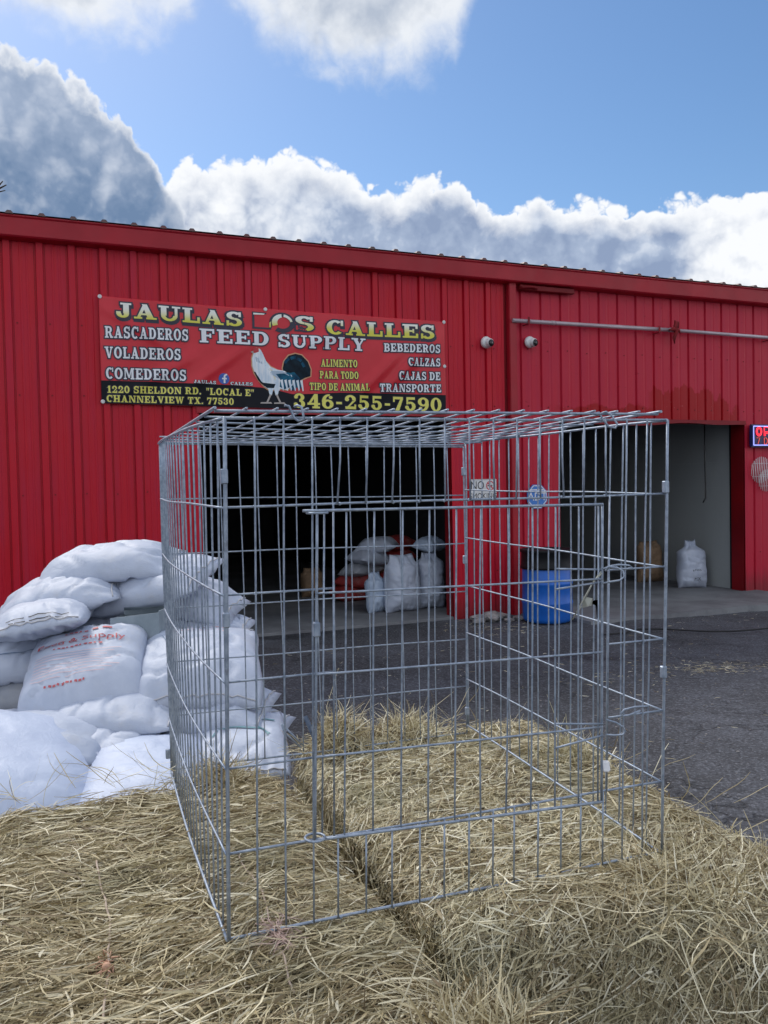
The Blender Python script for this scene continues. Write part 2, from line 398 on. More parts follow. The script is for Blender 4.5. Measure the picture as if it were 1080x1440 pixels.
def tube(bm, pts, r, n=6, mi=0, cap=True):
    pts = [Vector(p) for p in pts]
    pts = [p for i, p in enumerate(pts) if i == 0 or (p - pts[i-1]).length > 1e-6]
    rs = r if isinstance(r, (list, tuple)) else [r]*len(pts)
    rings = []
    up = None
    for i, p in enumerate(pts):
        t = (pts[min(i+1, len(pts)-1)] - pts[max(i-1, 0)]).normalized()
        if up is None:
            a = Vector((0, 0, 1)) if abs(t.z) < 0.9 else Vector((1, 0, 0))
            up = t.cross(a).normalized()
        up = (up - t*up.dot(t)).normalized()
        b = t.cross(up)
        rings.append([bm.verts.new(p + (up*math.cos(2*math.pi*k/n) + b*math.sin(2*math.pi*k/n))*rs[i]) for k in range(n)])
    for a, b in zip(rings, rings[1:]):
        for k in range(n):
            f = bm.faces.new((a[k], a[(k+1) % n], b[(k+1) % n], b[k])); f.material_index = mi; f.smooth = True
    if cap:
        for rg in (rings[0][::-1], rings[-1]):
            f = bm.faces.new(rg); f.material_index = mi
def lathe(bm, prof, n=32, mi=0, c=(0, 0, 0)):
    rings = []
    for r, z in prof:
        rings.append([bm.verts.new((c[0]+r*math.cos(2*math.pi*k/n), c[1]+r*math.sin(2*math.pi*k/n), c[2]+z)) for k in range(n)])
    for a, b in zip(rings, rings[1:]):
        for k in range(n):
            f = bm.faces.new((a[k], a[(k+1) % n], b[(k+1) % n], b[k])); f.material_index = mi; f.smooth = True
    for rg, flip in ((rings[0], True), (rings[-1], False)):
        f = bm.faces.new(rg[::-1] if flip else rg); f.material_index = mi
def NB(): return bmesh.new()

# wall frame of the store: x along the wall (to the right, away), y into the building, z up
TH, DW = 1.1806, 9.3642
WD = Vector((math.sin(TH), math.cos(TH), 0)); WN = Vector((-math.cos(TH), math.sin(TH), 0))
WORG = WN*DW
WROT = math.atan2(WD.y, WD.x)
WMAT = Matrix.Translation(WORG) @ Matrix.Rotation(WROT, 4, 'Z')

# ------------------------------------------------------------------ ground
def ground():
    bm = NB()
    xs = [-120, -40, -12] + [i*0.5 for i in range(-12, 31)] + [24, 60, 150]
    ys = [-60, -20, -6] + [i*0.5 for i in range(0, 37)] + [30, 70, 160]
    g = {}
    for i, x in enumerate(xs):
        for j, y in enumerate(ys):
            w = WMAT.inverted() @ Vector((x, y, 0))
            z = 0.02*mnoise.noise(Vector((x*.35, y*.35, 0)))
            if w.x > 7 and -6 < w.y < 1: z -= 0.05*min(1, (w.x-7)/3)
            g[i, j] = bm.verts.new((x, y, z - 0.015))
    for i in range(len(xs)-1):
        for j in range(len(ys)-1):
            bm.faces.new((g[i, j], g[i+1, j], g[i+1, j+1], g[i, j+1]))
    o = obj('ground', bm, M['asphalt'], smooth=True)
    return struct(o)
ground()
def apron():
    bm = NB()
    # slab in front of and inside the right doorway, worn front edge
    top = []
    n = 26
    for i in range(n+1):
        u = 6.05 + (10.0-6.05)*i/n
        top.append((u, -1.15 + 0.10*mnoise.noise(Vector((u*1.7, 0, 0))) + 0.05*mnoise.noise(Vector((u*6, 3, 0)))))
    vs = [bm.verts.new((u, y, 0.03)) for u, y in top]
    lo = [bm.verts.new((u, y-0.03, -0.12)) for u, y in top]
    bk = [bm.verts.new((u, 0.02, 0.03)) for u, y in top]
    for i in range(n):
        bm.faces.new((vs[i], vs[i+1], bk[i+1], bk[i])); bm.faces.new((lo[i], lo[i+1], vs[i+1], vs[i]))
    bm.faces.new((lo[n], vs[n], bk[n])) ; bm.faces.new((vs[0], lo[0], bk[0]))
    struct(obj('pavement', bm, M['concrete'], world=WMAT))
apron()

# ------------------------------------------------------------------ the store
store = thing('store_building', 'long red metal-sided feed store with two open dark doorways', 'building', WORG, WROT)
LD = (1.62, 4.80, 2.60)    # left doorway u0,u1,head
RD = (6.44, 9.763, 2.555)  # right doorway
EAVE = 4.40
def ribs(u0, u1, period, phase, kind):
    pts = []
    k = math.floor((u0-phase)/period) - 1
    while phase + k*period < u1 + period:
        c = phase + k*period
        if kind == 'out':
            prof = [(-.056, 0), (-.054, .012), (-.039, .012), (-.034, -.026), (-.028, -.030), (.028, -.030), (.034, -.026), (.039, .012), (.054, .012), (.056, 0), (.115, 0), (.124, -.005), (.136, -.005), (.145, 0), (.178, 0), (.187, -.005), (.199, -.005), (.208, 0)]
        else:
            prof = [(-.022, 0), (-.010, .026), (.010, .026), (.022, 0), (.135, 0), (.148, .004), (.162, .004), (.175, 0)]
        pts += [(c+a, b) for a, b in prof]
        k += 1
    pts = sorted(p for p in pts if u0 <= p[0] <= u1)
    return pts
def yat(pts, u):
    for (a, b), (c, d) in zip(pts, pts[1:]):
        if a <= u <= c: return b + (d-b)*(u-a)/max(c-a, 1e-6)
    return 0.0
def ribbed_wall(name, u0, u1, z0f, z1, kind, phase, mt, breaks):
    pts = ribs(u0, u1, 0.3155, phase, kind)
    us = sorted(set([round(p[0], 4) for p in pts] + [u0, u1] + breaks))
    bm = NB()
    for a, b in zip(us, us[1:]):
        if b - a < 1e-5: continue
        zb = z0f((a+b)/2)
        zz = [zb + (z1-zb)*i/4 for i in range(5)]
        ya, yb = yat(pts, a), yat(pts, b)
        for p, q in zip(zz, zz[1:]):
            bm.faces.new([bm.verts.new(v) for v in ((a, ya, p), (b, yb, p), (b, yb, q), (a, ya, q))])
    bmesh.ops.remove_doubles(bm, verts=bm.verts, dist=1e-5)
    return obj(name, bm, mt, store)
ribbed_wall('wall', -5.0, 5.60, lambda u: LD[2] if LD[0] < u < LD[1] else -0.05, EAVE, 'out', -0.003, M['wall'], [LD[0], LD[1]])
wr = ribbed_wall('wall', 5.76, 15.0, lambda u: RD[2] if RD[0] < u < RD[1] else -0.12, EAVE, 'in', 5.85, M['wallr'], [RD[0], RD[1]])
wr['label'] = 'repainted wall section with ragged fresh red patch above the doorway'
def store_parts():
    # thickness of the walls round the doorways: reveals
    bm = NB(); box(bm, LD[1]+.003, LD[1]+.03, 0.036, .22, -.05, LD[2]+.03); box(bm, LD[0]-.03, LD[0]-.003, 0.036, .22, -.05, LD[2]+.03)
    box(bm, LD[0]-.003, LD[1]+.003, .036, .22, LD[2]+.003, LD[2]+.03)
    obj('door_frame', bm, M['jamb'], store)
    bm = NB(); box(bm, RD[1]+.001, RD[1]+.05, 0.03, .27, -.10, RD[2]+.06); box(bm, RD[0]-.05, RD[0]-.001, .03, .27, -.06, RD[2]+.06)
    box(bm, RD[0]-.001, RD[1]+.001, .03, .27, RD[2]+.01, RD[2]+.06)
    obj('door_frame', bm, M['jamb'], store)
    # trims along the cut panel edges
    bm = NB(); box(bm, LD[0]-.04, LD[1]+.04, -.046, -.036, LD[2]-.012, LD[2]+.06)
    obj('door_header', bm, M['trim'], store)
    # sagging bent lower edge of the panels above the right doorway
    bm = NB(); n = 40; a = []; b = []
    for i in range(n+1):
        u = RD[0]-.02 + (RD[1]-RD[0]+.04)*i/n
        z = RD[2] - .015 + .03*mnoise.noise(Vector((u*1.1, 5, 0))) - .03*math.exp(-((u-7.6)/.5)**2)
        a.append(bm.verts.new((u, -.004, RD[2]+.05))); b.append(bm.verts.new((u, -.02+.012*mnoise.noise(Vector((u*3, 1, 0))), z)))
    for i in range(n): bm.faces.new((b[i], b[i+1], a[i+1], a[i]))
    obj('door_header', bm, M['jamb'], store, True)
    # corner trim post between the two panel runs and a dark strip standing for the shadow beside it
    bm = NB(); box(bm, 5.605, 5.64, .01, .06, -.05, EAVE); obj('shadow_strip', bm, M['jamb'], store)
    bm = NB(); box(bm, 5.645, 5.755, -.075, .02, -.05, EAVE-.02)
    bmesh.ops.bevel(bm, geom=bm.edges[:], offset=.008, segments=2, affect='EDGES')
    obj('trim_post', bm, M['trim'], store)
    # eave fascia, soffit, roof sheets with rib ends
    bm = NB()
    prof = [(0.0, 4.335), (-.14, 4.345), (-.155, 4.36), (-.165, 4.53), (-.18, 4.545), (-.18, 4.558), (0.05, 4.575)]
    for (y0, z0), (y1, z1) in zip(prof, prof[1:]):
        L = [-5.0 + i*1.0 for i in range(21)]
        for a, b in zip(L, L[1:]):
            w = lambda u: .006*mnoise.noise(Vector((u*.8, 2, 0)))
            bm.faces.new([bm.verts.new(v) for v in ((a, y0+w(a), z0+w(a+9)), (b, y0+w(b), z0+w(b+9)), (b, y1+w(b), z1+w(b+9)), (a, y1+w(a), z1+w(a+9)))])
    bmesh.ops.remove_doubles(bm, verts=bm.verts, dist=1e-5)
    obj('fascia', bm, M['trim'], store)
    bm = NB()
    k = 0; u = -5.0
    rise = .11
    seq = []
    while u < 15: 
        seq += [(u, 0), (u+.115, 0), (u+.135, .024), (u+.17, .024), (u+.19, 0)]; u += .305
    for (u0, h0), (u1, h1) in zip(seq, seq[1:]):
        bm.faces.new([bm.verts.new(v) for v in ((u0, -.20, 4.568+h0), (u1, -.20, 4.568+h1), (u1, 14, 4.568+h1+14.2*rise), (u0, 14, 4.568+h0+14.2*rise))])
        if h0 or h1:
            bm.faces.new([bm.verts.new(v) for v in ((u0, -.199, 4.56), (u1, -.199, 4.56), (u1, -.199, 4.567+h1), (u0, -.199, 4.567+h0))])
    bmesh.ops.remove_doubles(bm, verts=bm.verts, dist=1e-5)
    obj('roof', bm, M['roof'], store)
    # inside: floor, back wall, partition, ceilings, end walls
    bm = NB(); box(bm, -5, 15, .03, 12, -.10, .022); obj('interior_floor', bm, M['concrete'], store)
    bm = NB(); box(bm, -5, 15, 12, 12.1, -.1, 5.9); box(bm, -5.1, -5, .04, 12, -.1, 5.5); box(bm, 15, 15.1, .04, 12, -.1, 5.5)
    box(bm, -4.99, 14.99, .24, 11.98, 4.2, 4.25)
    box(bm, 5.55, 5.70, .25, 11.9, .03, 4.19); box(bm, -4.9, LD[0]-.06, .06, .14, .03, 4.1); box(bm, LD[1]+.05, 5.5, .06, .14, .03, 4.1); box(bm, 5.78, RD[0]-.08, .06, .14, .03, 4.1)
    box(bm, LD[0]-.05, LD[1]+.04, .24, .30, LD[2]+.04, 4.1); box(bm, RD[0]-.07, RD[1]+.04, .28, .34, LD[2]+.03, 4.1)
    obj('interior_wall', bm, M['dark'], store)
    bm = NB(); box(bm, 9.82, 9.95, .29, 11.8, .024, 4.15); pw = obj('interior_wall', bm, M['siding'], store); pw['label'] = 'pale lap-sided partition inside the right doorway'
    bm = NB(); box(bm, 9.79, 9.815, .28, .33, .03, 2.58); obj('door_track', bm, M['blackplastic'], store)
    # short hanging pull rope in the right doorway
    bm = NB(); tube(bm, [(9.30, .33, 2.60), (9.30, .33, 2.0), (9.31, .33, 1.65), (9.30, .32, 1.45), (9.25, .32, 1.38)], .011); obj('pull_rope', bm, M['cable'], store, True)
    # screw heads
    bm = NB()
    for zz in (.6, 1.7, 2.75, 3.5):
        k = 0
        u = -0.318 - .3155*3
        while u < 5.5:
            if not (LD[0]-.1 < u+.08 < LD[1]+.1 and zz < LD[2]):
                tube(bm, [(u+.085, .0, zz+.012*math.sin(u*9)), (u+.085, -.008, zz+.012*math.sin(u*9))], .009, 6)
            u += .3155
        u = 5.9
        while u < 12:
            if not (RD[0]-.1 < u+.08 < RD[1]+.1 and zz < RD[2]):
                tube(bm, [(u+.06, .0, zz+.012*math.sin(u*9)), (u+.06, -.008, zz+.012*math.sin(u*9))], .009, 6)
            u += .3155
    o = obj('screw_heads', bm, M['jamb'], store); o['kind'] = 'stuff'
store_parts()

# ------------------------------------------------------------------ slab-serif lettering
def arc(cx, cy, rx, ry, a0, a1, tx, ty, n=12):
    out = []
    for i in range(n):
        p = R(a0 + (a1-a0)*i/n); q = R(a0 + (a1-a0)*(i+1)/n)
        def o(a, k): return (cx + (rx-k*tx)*math.cos(a), cy + (ry-k*ty)*math.sin(a))
        out.append([o(p, 0), o(q, 0), o(q, 1), o(p, 1)])
    return out
def rc(x0, y0, x1, y1): return [[(x0, y0), (x1, y0), (x1, y1), (x0, y1)]]
def qd(*p): return [list(p)]
T_, t_, SH = .25, .15, .12     # stem, thin stroke, serif height
def stem(x, y0=0, y1=1, s0=True, s1=True, ov=.09):
    r = rc(x, y0, x+T_, y1)
    if s0: r += rc(x-ov, y0, x+T_+ov, y0+SH)
    if s1: r += rc(x-ov, y1-SH, x+T_+ov, y1)
    return r
def glyph(c):
    if c == 'A': return 1.0, qd((.10, 0), (.24, 0), (.58, 1), (.42, 1)) + qd((.62, 0), (.90, 0), (.58, 1), (.36, 1)) + rc(.25, .26, .70, .38) + rc(0, 0, .36, SH) + rc(.54, 0, 1.0, SH)
    if c == 'B': return .88, stem(.1, ov=.1) + rc(.3, 0, .5, t_) + rc(.3, .46, .5, .58) + rc(.3, 1-t_, .5, 1) + arc(.5, .29, .36, .29, -90, 90, .24, .14) + arc(.48, .74, .33, .26, -90, 90, .23, .14)
    if c == 'C': return .86, arc(.45, .5, .43, .52, 48, 315, .26, .15, 16) + rc(.72, .62, .84, 1.0)
    if c == 'D': return .94, stem(.1, ov=.1) + rc(.3, 0, .46, t_) + rc(.3, 1-t_, .46, 1) + arc(.46, .5, .45, .5, -90, 90, .26, .15, 14)
    if c == 'E': return .84, stem(.1, ov=.1) + rc(.3, 0, .82, t_) + rc(.3, 1-t_, .8, 1) + rc(.3, .44, .58, .57) + rc(.70, 0, .82, .33) + rc(.68, .67, .80, 1) + rc(.52, .36, .61, .66)
    if c == 'F': return .80, stem(.1, ov=.1) + rc(.3, 1-t_, .78, 1) + rc(.3, .44, .58, .57) + rc(.67, .66, .78, 1) + rc(.52, .36, .61, .66)
    if c == 'H': return 1.0, stem(.1, ov=.1) + stem(.65, ov=.1) + rc(.3, .43, .7, .57)
    if c == 'I': return .46, stem(.105, ov=.105)
    if c == 'J': return .72, rc(.36, .28, .61, 1) + rc(.24, 1-SH, .72, 1) + arc(.33, .28, .28, .30, 180, 360, .22, .15, 10) + rc(.05, .22, .25, .40)
    if c == 'L': return .82, stem(.1, ov=.1) + rc(.3, 0, .8, t_) + rc(.68, 0, .8, .4)
    if c == 'M': return 1.2, rc(.10, 0, .22, 1) + rc(.86, 0, 1.11, 1) + qd((.12, 1), (.36, 1), (.68, .12), (.52, .12)) + qd((.52, .12), (.68, .12), (.95, 1), (.84, 1)) + rc(0, 0, .33, SH) + rc(.76, 0, 1.2, SH) + rc(0, 1-SH, .3, 1) + rc(.9, 1-SH, 1.2, 1)
    if c == 'N': return 1.04, rc(.10, 0, .23, 1) + rc(.80, 0, .93, 1) + qd((.10, 1), (.38, 1), (.93, 0), (.70, 0)) + rc(0, 0, .35, SH) + rc(0, 1-SH, .3, 1) + rc(.67, 1-SH, 1.04, 1)
    if c == 'O': return .92, arc(.46, .5, .46, .52, 0, 360, .26, .15, 24)
    if c == 'P': return .86, stem(.1, ov=.1) + rc(.3, .40, .5, .53) + rc(.3, 1-t_, .5, 1) + arc(.48, .70, .37, .30, -90, 90, .25, .14)
    if c == 'R': return .98, stem(.1, ov=.1) + rc(.3, .42, .5, .55) + rc(.3, 1-t_, .5, 1) + arc(.48, .71, .36, .29, -90, 90, .24, .14) + qd((.44, .46), (.66, .50), (.90, .0), (.66, .0)) + rc(.62, 0, .98, SH)
    if c == 'S': return .80, arc(.40, .73, .36, .29, 25, 270, .24, .15, 12) + arc(.41, .28, .37, .30, -155, 90, .24, .15, 12) + rc(.62, .66, .74, 1.0) + rc(.04, 0, .16, .36)
    if c == 'T': return .88, rc(.315, 0, .565, 1) + rc(.2, 0, .68, SH) + rc(.02, 1-t_, .86, 1) + rc(.02, .64, .14, 1) + rc(.74, .64, .86, 1)
    if c == 'U': return .98, rc(.10, .34, .35, 1) + rc(.72, .34, .85, 1) + arc(.475, .36, .375, .38, 180, 360, .20, .16, 12) + rc(0, 1-SH, .46, 1) + rc(.6, 1-SH, .98, 1)
    if c == 'V': return .98, qd((.08, 1), (.36, 1), (.60, 0), (.42, 0)) + qd((.44, 0), (.60, 0), (.89, 1), (.75, 1)) + rc(0, 1-SH, .46, 1) + rc(.62, 1-SH, .98, 1)
    if c == 'W': return 1.35, qd((.08, 1), (.34, 1), (.52, 0), (.36, 0)) + qd((.38, 0), (.52, 0), (.74, .95), (.62, .95)) + qd((.58, 1), (.84, 1), (1.0, 0), (.86, 0)) + qd((.88, 0), (1.0, 0), (1.26, 1), (1.12, 1)) + rc(0, 1-SH, .44, 1) + rc(1.0, 1-SH, 1.35, 1)
    if c == 'X': return .98, qd((.10, 1), (.38, 1), (.88, 0), (.60, 0)) + qd((.12, 0), (.26, 0), (.84, 1), (.70, 1)) + rc(0, 1-SH, .46, 1) + rc(.6, 1-SH, .94, 1) + rc(.02, 0, .38, SH) + rc(.52, 0, .98, SH)
    if c == 'Y': return .98, qd((.08, 1), (.36, 1), (.62, .42), (.38, .42)) + qd((.48, .42), (.62, .46), (.90, 1), (.76, 1)) + rc(.37, 0, .62, .45) + rc(.25, 0, .74, SH) + rc(0, 1-SH, .46, 1) + rc(.62, 1-SH, .98, 1)
    if c == 'Z': return .82, rc(.06, 1-t_, .78, 1) + rc(.04, 0, .8, t_) + qd((.04, t_), (.32, t_), (.78, 1-t_), (.50, 1-t_)) + rc(.06, .66, .17, 1) + rc(.69, 0, .8, .36)
    if c == '0': return .76, arc(.38, .5, .38, .52, 0, 360, .24, .13, 22)
    if c == '1': return .56, rc(.18, 0, .43, 1) + rc(.03, 0, .56, SH) + qd((.0, .74), (.2, .74), (.43, 1), (.25, 1))
    if c == '2': return .76, arc(.37, .70, .34, .31, -20, 180, .22, .14, 12) + qd((.04, .02), (.28, .16), (.72, .62), (.5, .58)) + rc(.04, 0, .72, .19) + rc(.62, 0, .74, .34) + arc(.16, .68, .13, .12, 0, 360, .12, .11, 8)
    if c == '3': return .76, arc(.36, .74, .32, .27, -90, 165, .22, .13, 12) + arc(.36, .28, .36, .29, -165, 90, .24, .14, 12) + arc(.15, .74, .12, .11, 0, 360, .11, .1, 8) + arc(.13, .25, .13, .12, 0, 360, .12, .11, 8)
    if c == '4': return .80, rc(.42, 0, .66, 1) + qd((.0, .26), (.16, .26), (.62, 1), (.44, 1)) + rc(0, .24, .8, .38) + rc(.30, 0, .78, SH)
    if c == '5': return .76, arc(.36, .33, .36, .34, -160, 125, .24, .14, 14) + rc(.10, .82, .68, 1) + rc(.10, .48, .22, .98) + arc(.13, .26, .13, .12, 0, 360, .12, .11, 8)
    if c == '6': return .76, arc(.38, .32, .37, .33, 0, 360, .23, .13, 18) + arc(.46, .5, .45, .52, 80, 190, .23, .13, 10) + arc(.58, .80, .12, .11, 0, 360, .11, .1, 8)
    if c == '7': return .74, rc(.04, .82, .72, 1) + qd((.18, 0), (.46, 0), (.72, .84), (.54, .84)) + rc(.04, .62, .15, 1)
    if c == '9': return .76, arc(.38, .68, .37, .33, 0, 360, .23, .13, 18) + arc(.30, .5, .45, .52, -100, 10, .23, .13, 10) + arc(.18, .2, .12, .11, 0, 360, .11, .1, 8)
    if c == '-': return .46, rc(.05, .34, .41, .50)
    if c == '.': return .30, arc(.14, .11, .13, .12, 0, 360, .12, .11, 8)
    if c == '"': return .42, qd((.04, .62), (.12, .62), (.18, 1), (.0, 1)) + qd((.27, .62), (.35, .62), (.41, 1), (.23, 1))
    return .34, []
def grow(p, e):
    """a convex polygon grown by e on every side"""
    a = sum(p[i][0]*p[(i+1) % 4][1] - p[(i+1) % 4][0]*p[i][1] for i in range(4))
    q = p if a > 0 else p[::-1]
    n = 4; L = []
    for i in range(n):
        x0, y0 = q[i]; x1, y1 = q[(i+1) % n]; l = math.hypot(x1-x0, y1-y0)
        if l < 1e-6: L.append(None); continue
        nx, ny = (y1-y0)/l, -(x1-x0)/l
        L.append((x0+nx*e, y0+ny*e, (x1-x0)/l, (y1-y0)/l))
    out = []
    for i in range(n):
        A, B = L[i-1], L[i]
        if A is None or B is None: out.append(q[i]); continue
        d = A[2]*B[3] - A[3]*B[2]
        if abs(d) < .05: out.append((B[0], B[1])); continue
        s = ((B[0]-A[0])*B[3] - (B[1]-A[1])*B[2])/d
        s = max(-9, min(9, s))
        out.append((A[0]+A[2]*s, A[1]+A[3]*s))
    return out
def text_polys(s, x0, x1, z0, z1, h, gap=.10):
    """letters fitted between x0 and x1; baseline from z0 to z1"""
    gl = [glyph(c) for c in s]
    tot = sum(g[0] for g in gl) + gap*(len(gl)-1)
    k = (x1-x0)/tot; x = 0; out = []
    for w, ps in gl:
        for p in ps: out.append([(x0+(x+a)*k, z0+(z1-z0)*(x+a)/tot + b*h) for a, b in p])
        x += w + gap
    return out

# ------------------------------------------------------------------ banner
BX0, BX1 = 0.572, 4.702
def bz_top(x): return 3.824 + (3.781-3.824)*(x-BX0)/(BX1-BX0) - .018*math.sin(math.pi*min(1, max(0, (x-BX0)/2.03)) ) * (1 if x < 2.6 else 0)
def bz_bot(x): return 2.671 + (2.620-2.671)*(x-BX0)/(BX1-BX0)
def bwave(x, z):
    """how far the vinyl stands off the wall"""
    d = .018 + .010*math.sin(x*2.1 + z*1.3) + .006*math.sin(x*6.0 - z*5.0)
    for cx, cz, a, w, s in ((1.80, 3.08, .026, .06, .75), (1.2, 3.0, .024, .07, .6), (3.75, 3.05, .034, .07, 1.0), (4.2, 3.2, .026, .06, .9), (.95, 3.5, .016, .06, -.6), (3.0, 3.45, .020, .07, .3)):
        q = ((x-cx)*s - (z-cz))/math.sqrt(1+s*s)
        l = ((x-cx) + (z-cz)*s)/math.sqrt(1+s*s)
        d += a*math.exp(-(q/w)**2)*math.exp(-(l/.45)**2)
    return d
def bput(x, z, k): return (x, -.038 - bwave(x, z) - k, z)
def polys_on_banner(bm, polys, k, mi=0, e=0.0, sub=1):
    for i, p in enumerate(polys):
        q = grow(p, e) if e and len(p) == 4 else p
        kk = k + (i % 60)*.00005
        if len(q) == 4:                              # cut in nine so the print follows the folds
            A, B, C_, D_ = q
            def bl(s, t): return ((A[0]*(1-s)+B[0]*s)*(1-t) + (D_[0]*(1-s)+C_[0]*s)*t, (A[1]*(1-s)+B[1]*s)*(1-t) + (D_[1]*(1-s)+C_[1]*s)*t)
            g = [[bm.verts.new(bput(*bl(a/3, b/3), kk)) for b in range(4)] for a in range(4)]
            for a in range(3):
                for b in range(3):
                    f = bm.faces.new((g[a][b], g[a+1][b], g[a+1][b+1], g[a][b+1])); f.material_index = mi
        else:
            f = bm.faces.new([bm.verts.new(bput(a, b, kk)) for a, b in q]); f.material_index = mi
def banner():
    t = thing('banner', 'torn red vinyl shop banner with rooster and slab lettering on the wall', 'banner', WORG, WROT)
    bm = NB(); nx, nz_ = 260, 72; g = {}
    for i in range(nx+1):
        for j in range(nz_+1):
            x = BX0 + (BX1-BX0)*i/nx; z = bz_bot(x) + (bz_top(x)-bz_bot(x))*j/nz_
            g[i, j] = bm.verts.new(bput(x, z, 0))
    for i in range(nx):
        for j in range(nz_):
            bm.faces.new((g[i, j], g[i+1, j], g[i+1, j+1], g[i, j+1]))
    o = obj('vinyl_sheet', bm, M['banner'], t, True)
    so_ = o.modifiers.new('thick', 'SOLIDIFY'); so_.thickness = .0015; so_.offset = 1
    # black foot band with its wavy upper edge
    top = [(.572, 2.918), (1.1, 2.917), (1.616, 2.911), (2.0, 2.905), (2.324, 2.889), (2.5, 2.865), (2.692, 2.822), (2.9, 2.83), (3.3, 2.858), (4.0, 2.862), (4.697, 2.859)]
    def tz(x):
        for (a, b), (c, d) in zip(top, top[1:]):
            if a <= x <= c: return b + (d-b)*(x-a)/(c-a)
        return top[-1][1]
    bm = NB(); n = 260; rows = 14; gg = {}
    for i in range(n+1):
        x = BX0 + (BX1-.004-BX0)*i/n
        for j in range(rows+1):
            z = bz_bot(x)+.002 + (tz(x)-bz_bot(x)-.002)*j/rows
            gg[i, j] = bm.verts.new(bput(x, z, .0025))
    for i in range(n):
        for j in range(rows): bm.faces.new((gg[i, j], gg[i+1, j], gg[i+1, j+1], gg[i, j+1]))
    obj('black_band', bm, M['bannerblack'], t, True)
    # headline
    bm = None
    def both(s, x0, x1, z0, z1, h, e, gap=.10, sh=.0):      # letters over their dark outline
        P = text_polys(s, x0, x1, z0, z1, h, gap)
        if sh: polys_on_banner(bm, [[(a+sh*.4, b-sh) for a, b in p] for p in P], .0035, 1, e)
        polys_on_banner(bm, P, .007, 1, e)
        polys_on_banner(bm, P, .0105, 0)
    for wd, a0, a1, b0, b1, hh in (('JAULAS', .735, 2.12, 3.602, 3.575, .160), ('CALLES', 3.13, 4.556, 3.545, 3.555, .168)):
        bm = NB(); both(wd, a0, a1, b0, b1, hh, .016, sh=.022); obj('headline_word', bm, [M['yellowhead'], M['outline']], t)
    bm = NB()
    # what is left of LOS: most of the first letter and the lower halves are worn back to red
    def frag(ps, mi, k): 
        f = bm.faces.new([bm.verts.new(bput(a, b, k)) for a, b in ps]); f.material_index = mi
    for ps in ([(2.235, 3.757), (2.405, 3.752), (2.405, 3.735), (2.235, 3.735)], [(2.235, 3.735), (2.262, 3.735), (2.262, 3.56), (2.235, 3.56)],
               [(2.262, 3.582), (2.46, 3.582), (2.46, 3.562), (2.262, 3.56)], [(2.448, 3.66), (2.468, 3.66), (2.468, 3.582), (2.448, 3.582)]):
        frag(ps, 1, .007)
    frag([(2.250, 3.742), (2.385, 3.740), (2.375, 3.727), (2.250, 3.722)], 0, .0105); frag([(2.440, 3.642), (2.454, 3.655), (2.454, 3.588), (2.436, 3.588)], 0, .0105)
    OL = arc(2.595, 3.650, .145, .108, 0, 360, .04, .03, 24)
    polys_on_banner(bm, OL[:13] + OL[16:], .007, 1, .010)
    polys_on_banner(bm, arc(2.595, 3.648, .128, .10, 95, 205, .066, .04, 8), .0105, 0)
    polys_on_banner(bm, arc(2.595, 3.648, .128, .10, 12, 82, .030, .03, 6), .0105, 0)
    SP = text_polys('S', 2.742, 2.985, 3.575, 3.57, .168)
    hi = [p for p in SP if min(b for a, b in p) > 3.635] + [p for p in SP if max(b for a, b in p) <= 3.66 and max(a for a, b in p) > 2.93]
    polys_on_banner(bm, SP, .007, 1, .014); 
    polys_on_banner(bm, hi, .0105, 0)
    obj('headline_word', bm, [M['yellowhead'], M['outline']], t)
    # worn red back of LOS, lower halves
    bm = NB(); polys_on_banner(bm, [p for p in SP if p not in hi], .0098, 0, -.006); obj('worn_patch', bm, M['banner'], t)
    # white side words
    bm = NB()
    for s, x0, x1, z0, z1, h in (('RASCADEROS', .625, 1.507, 3.376, 3.383, .125), ('FEED', 1.632, 2.430, 3.374, 3.373, .155), ('SUPPLY', 2.535, 3.630, 3.367, 3.367, .150),
        ('VOLADEROS', .617, 1.418, 3.159, 3.165, .122), ('COMEDEROS', .622, 1.472, 2.937, 2.938, .120), ('BEBEDEROS', 3.868, 4.632, 3.370, 3.385, .102),
        ('CALZAS', 4.183, 4.63, 3.208, 3.217, .098), ('CAJAS DE', 4.054, 4.625, 3.034, 3.043, .100), ('TRANSPORTE', 3.80, 4.632, 2.879, 2.892, .098),
        ('JAULAS', 1.551, 1.801, 2.915, 2.910, .034), ('CALLES', 1.965, 2.223, 2.908, 2.907, .034)):
        both(s, x0, x1, z0, z1, h, .004 if h < .05 else .012, .12)
    obj('lettering', bm, [M['textwhite'], M['outline']], t)
    bm = NB()
    for s, x0, x1, z0, z1, h in (('ALIMENTO', 3.055, 3.519, 3.158, 3.167, .088), ('PARA TODO', 3.038, 3.529, 3.018, 3.026, .088), ('TIPO DE ANIMAL', 2.907, 3.66, 2.877, 2.884, .086),
        ('1220 SHELDON RD.', .632, 1.632, 2.786, 2.790, .076), ('"LOCAL E"', 1.69, 2.235, 2.789, 2.786, .076), ('CHANNELVIEW TX. 77530', .622, 1.998, 2.688, 2.682, .074),
        ('346-255-7590', 2.705, 4.63, 2.664, 2.650, .168)):
        both(s, x0, x1, z0, z1, h, .007, .12)
    obj('lettering', bm, [M['textyellow'], M['outline']], t)
    # round blue logo with white f
    bm = NB()
    polys_on_banner(bm, [p[:2] + [(1.893, 2.975)]*1 for p in arc(1.893, 2.975, .062, .062, 0, 360, .062, .062, 24)], .007, 0)
    for p in rc(1.888, 2.925, 1.908, 3.0) + rc(1.870, 2.968, 1.924, 2.985) + arc(1.926, 2.998, .038, .032, 85, 180, .020, .018, 6): polys_on_banner(bm, [p], .0105, 1)
    obj('logo', bm, [M['fb'], M['textwhite']], t)
    rooster(t)
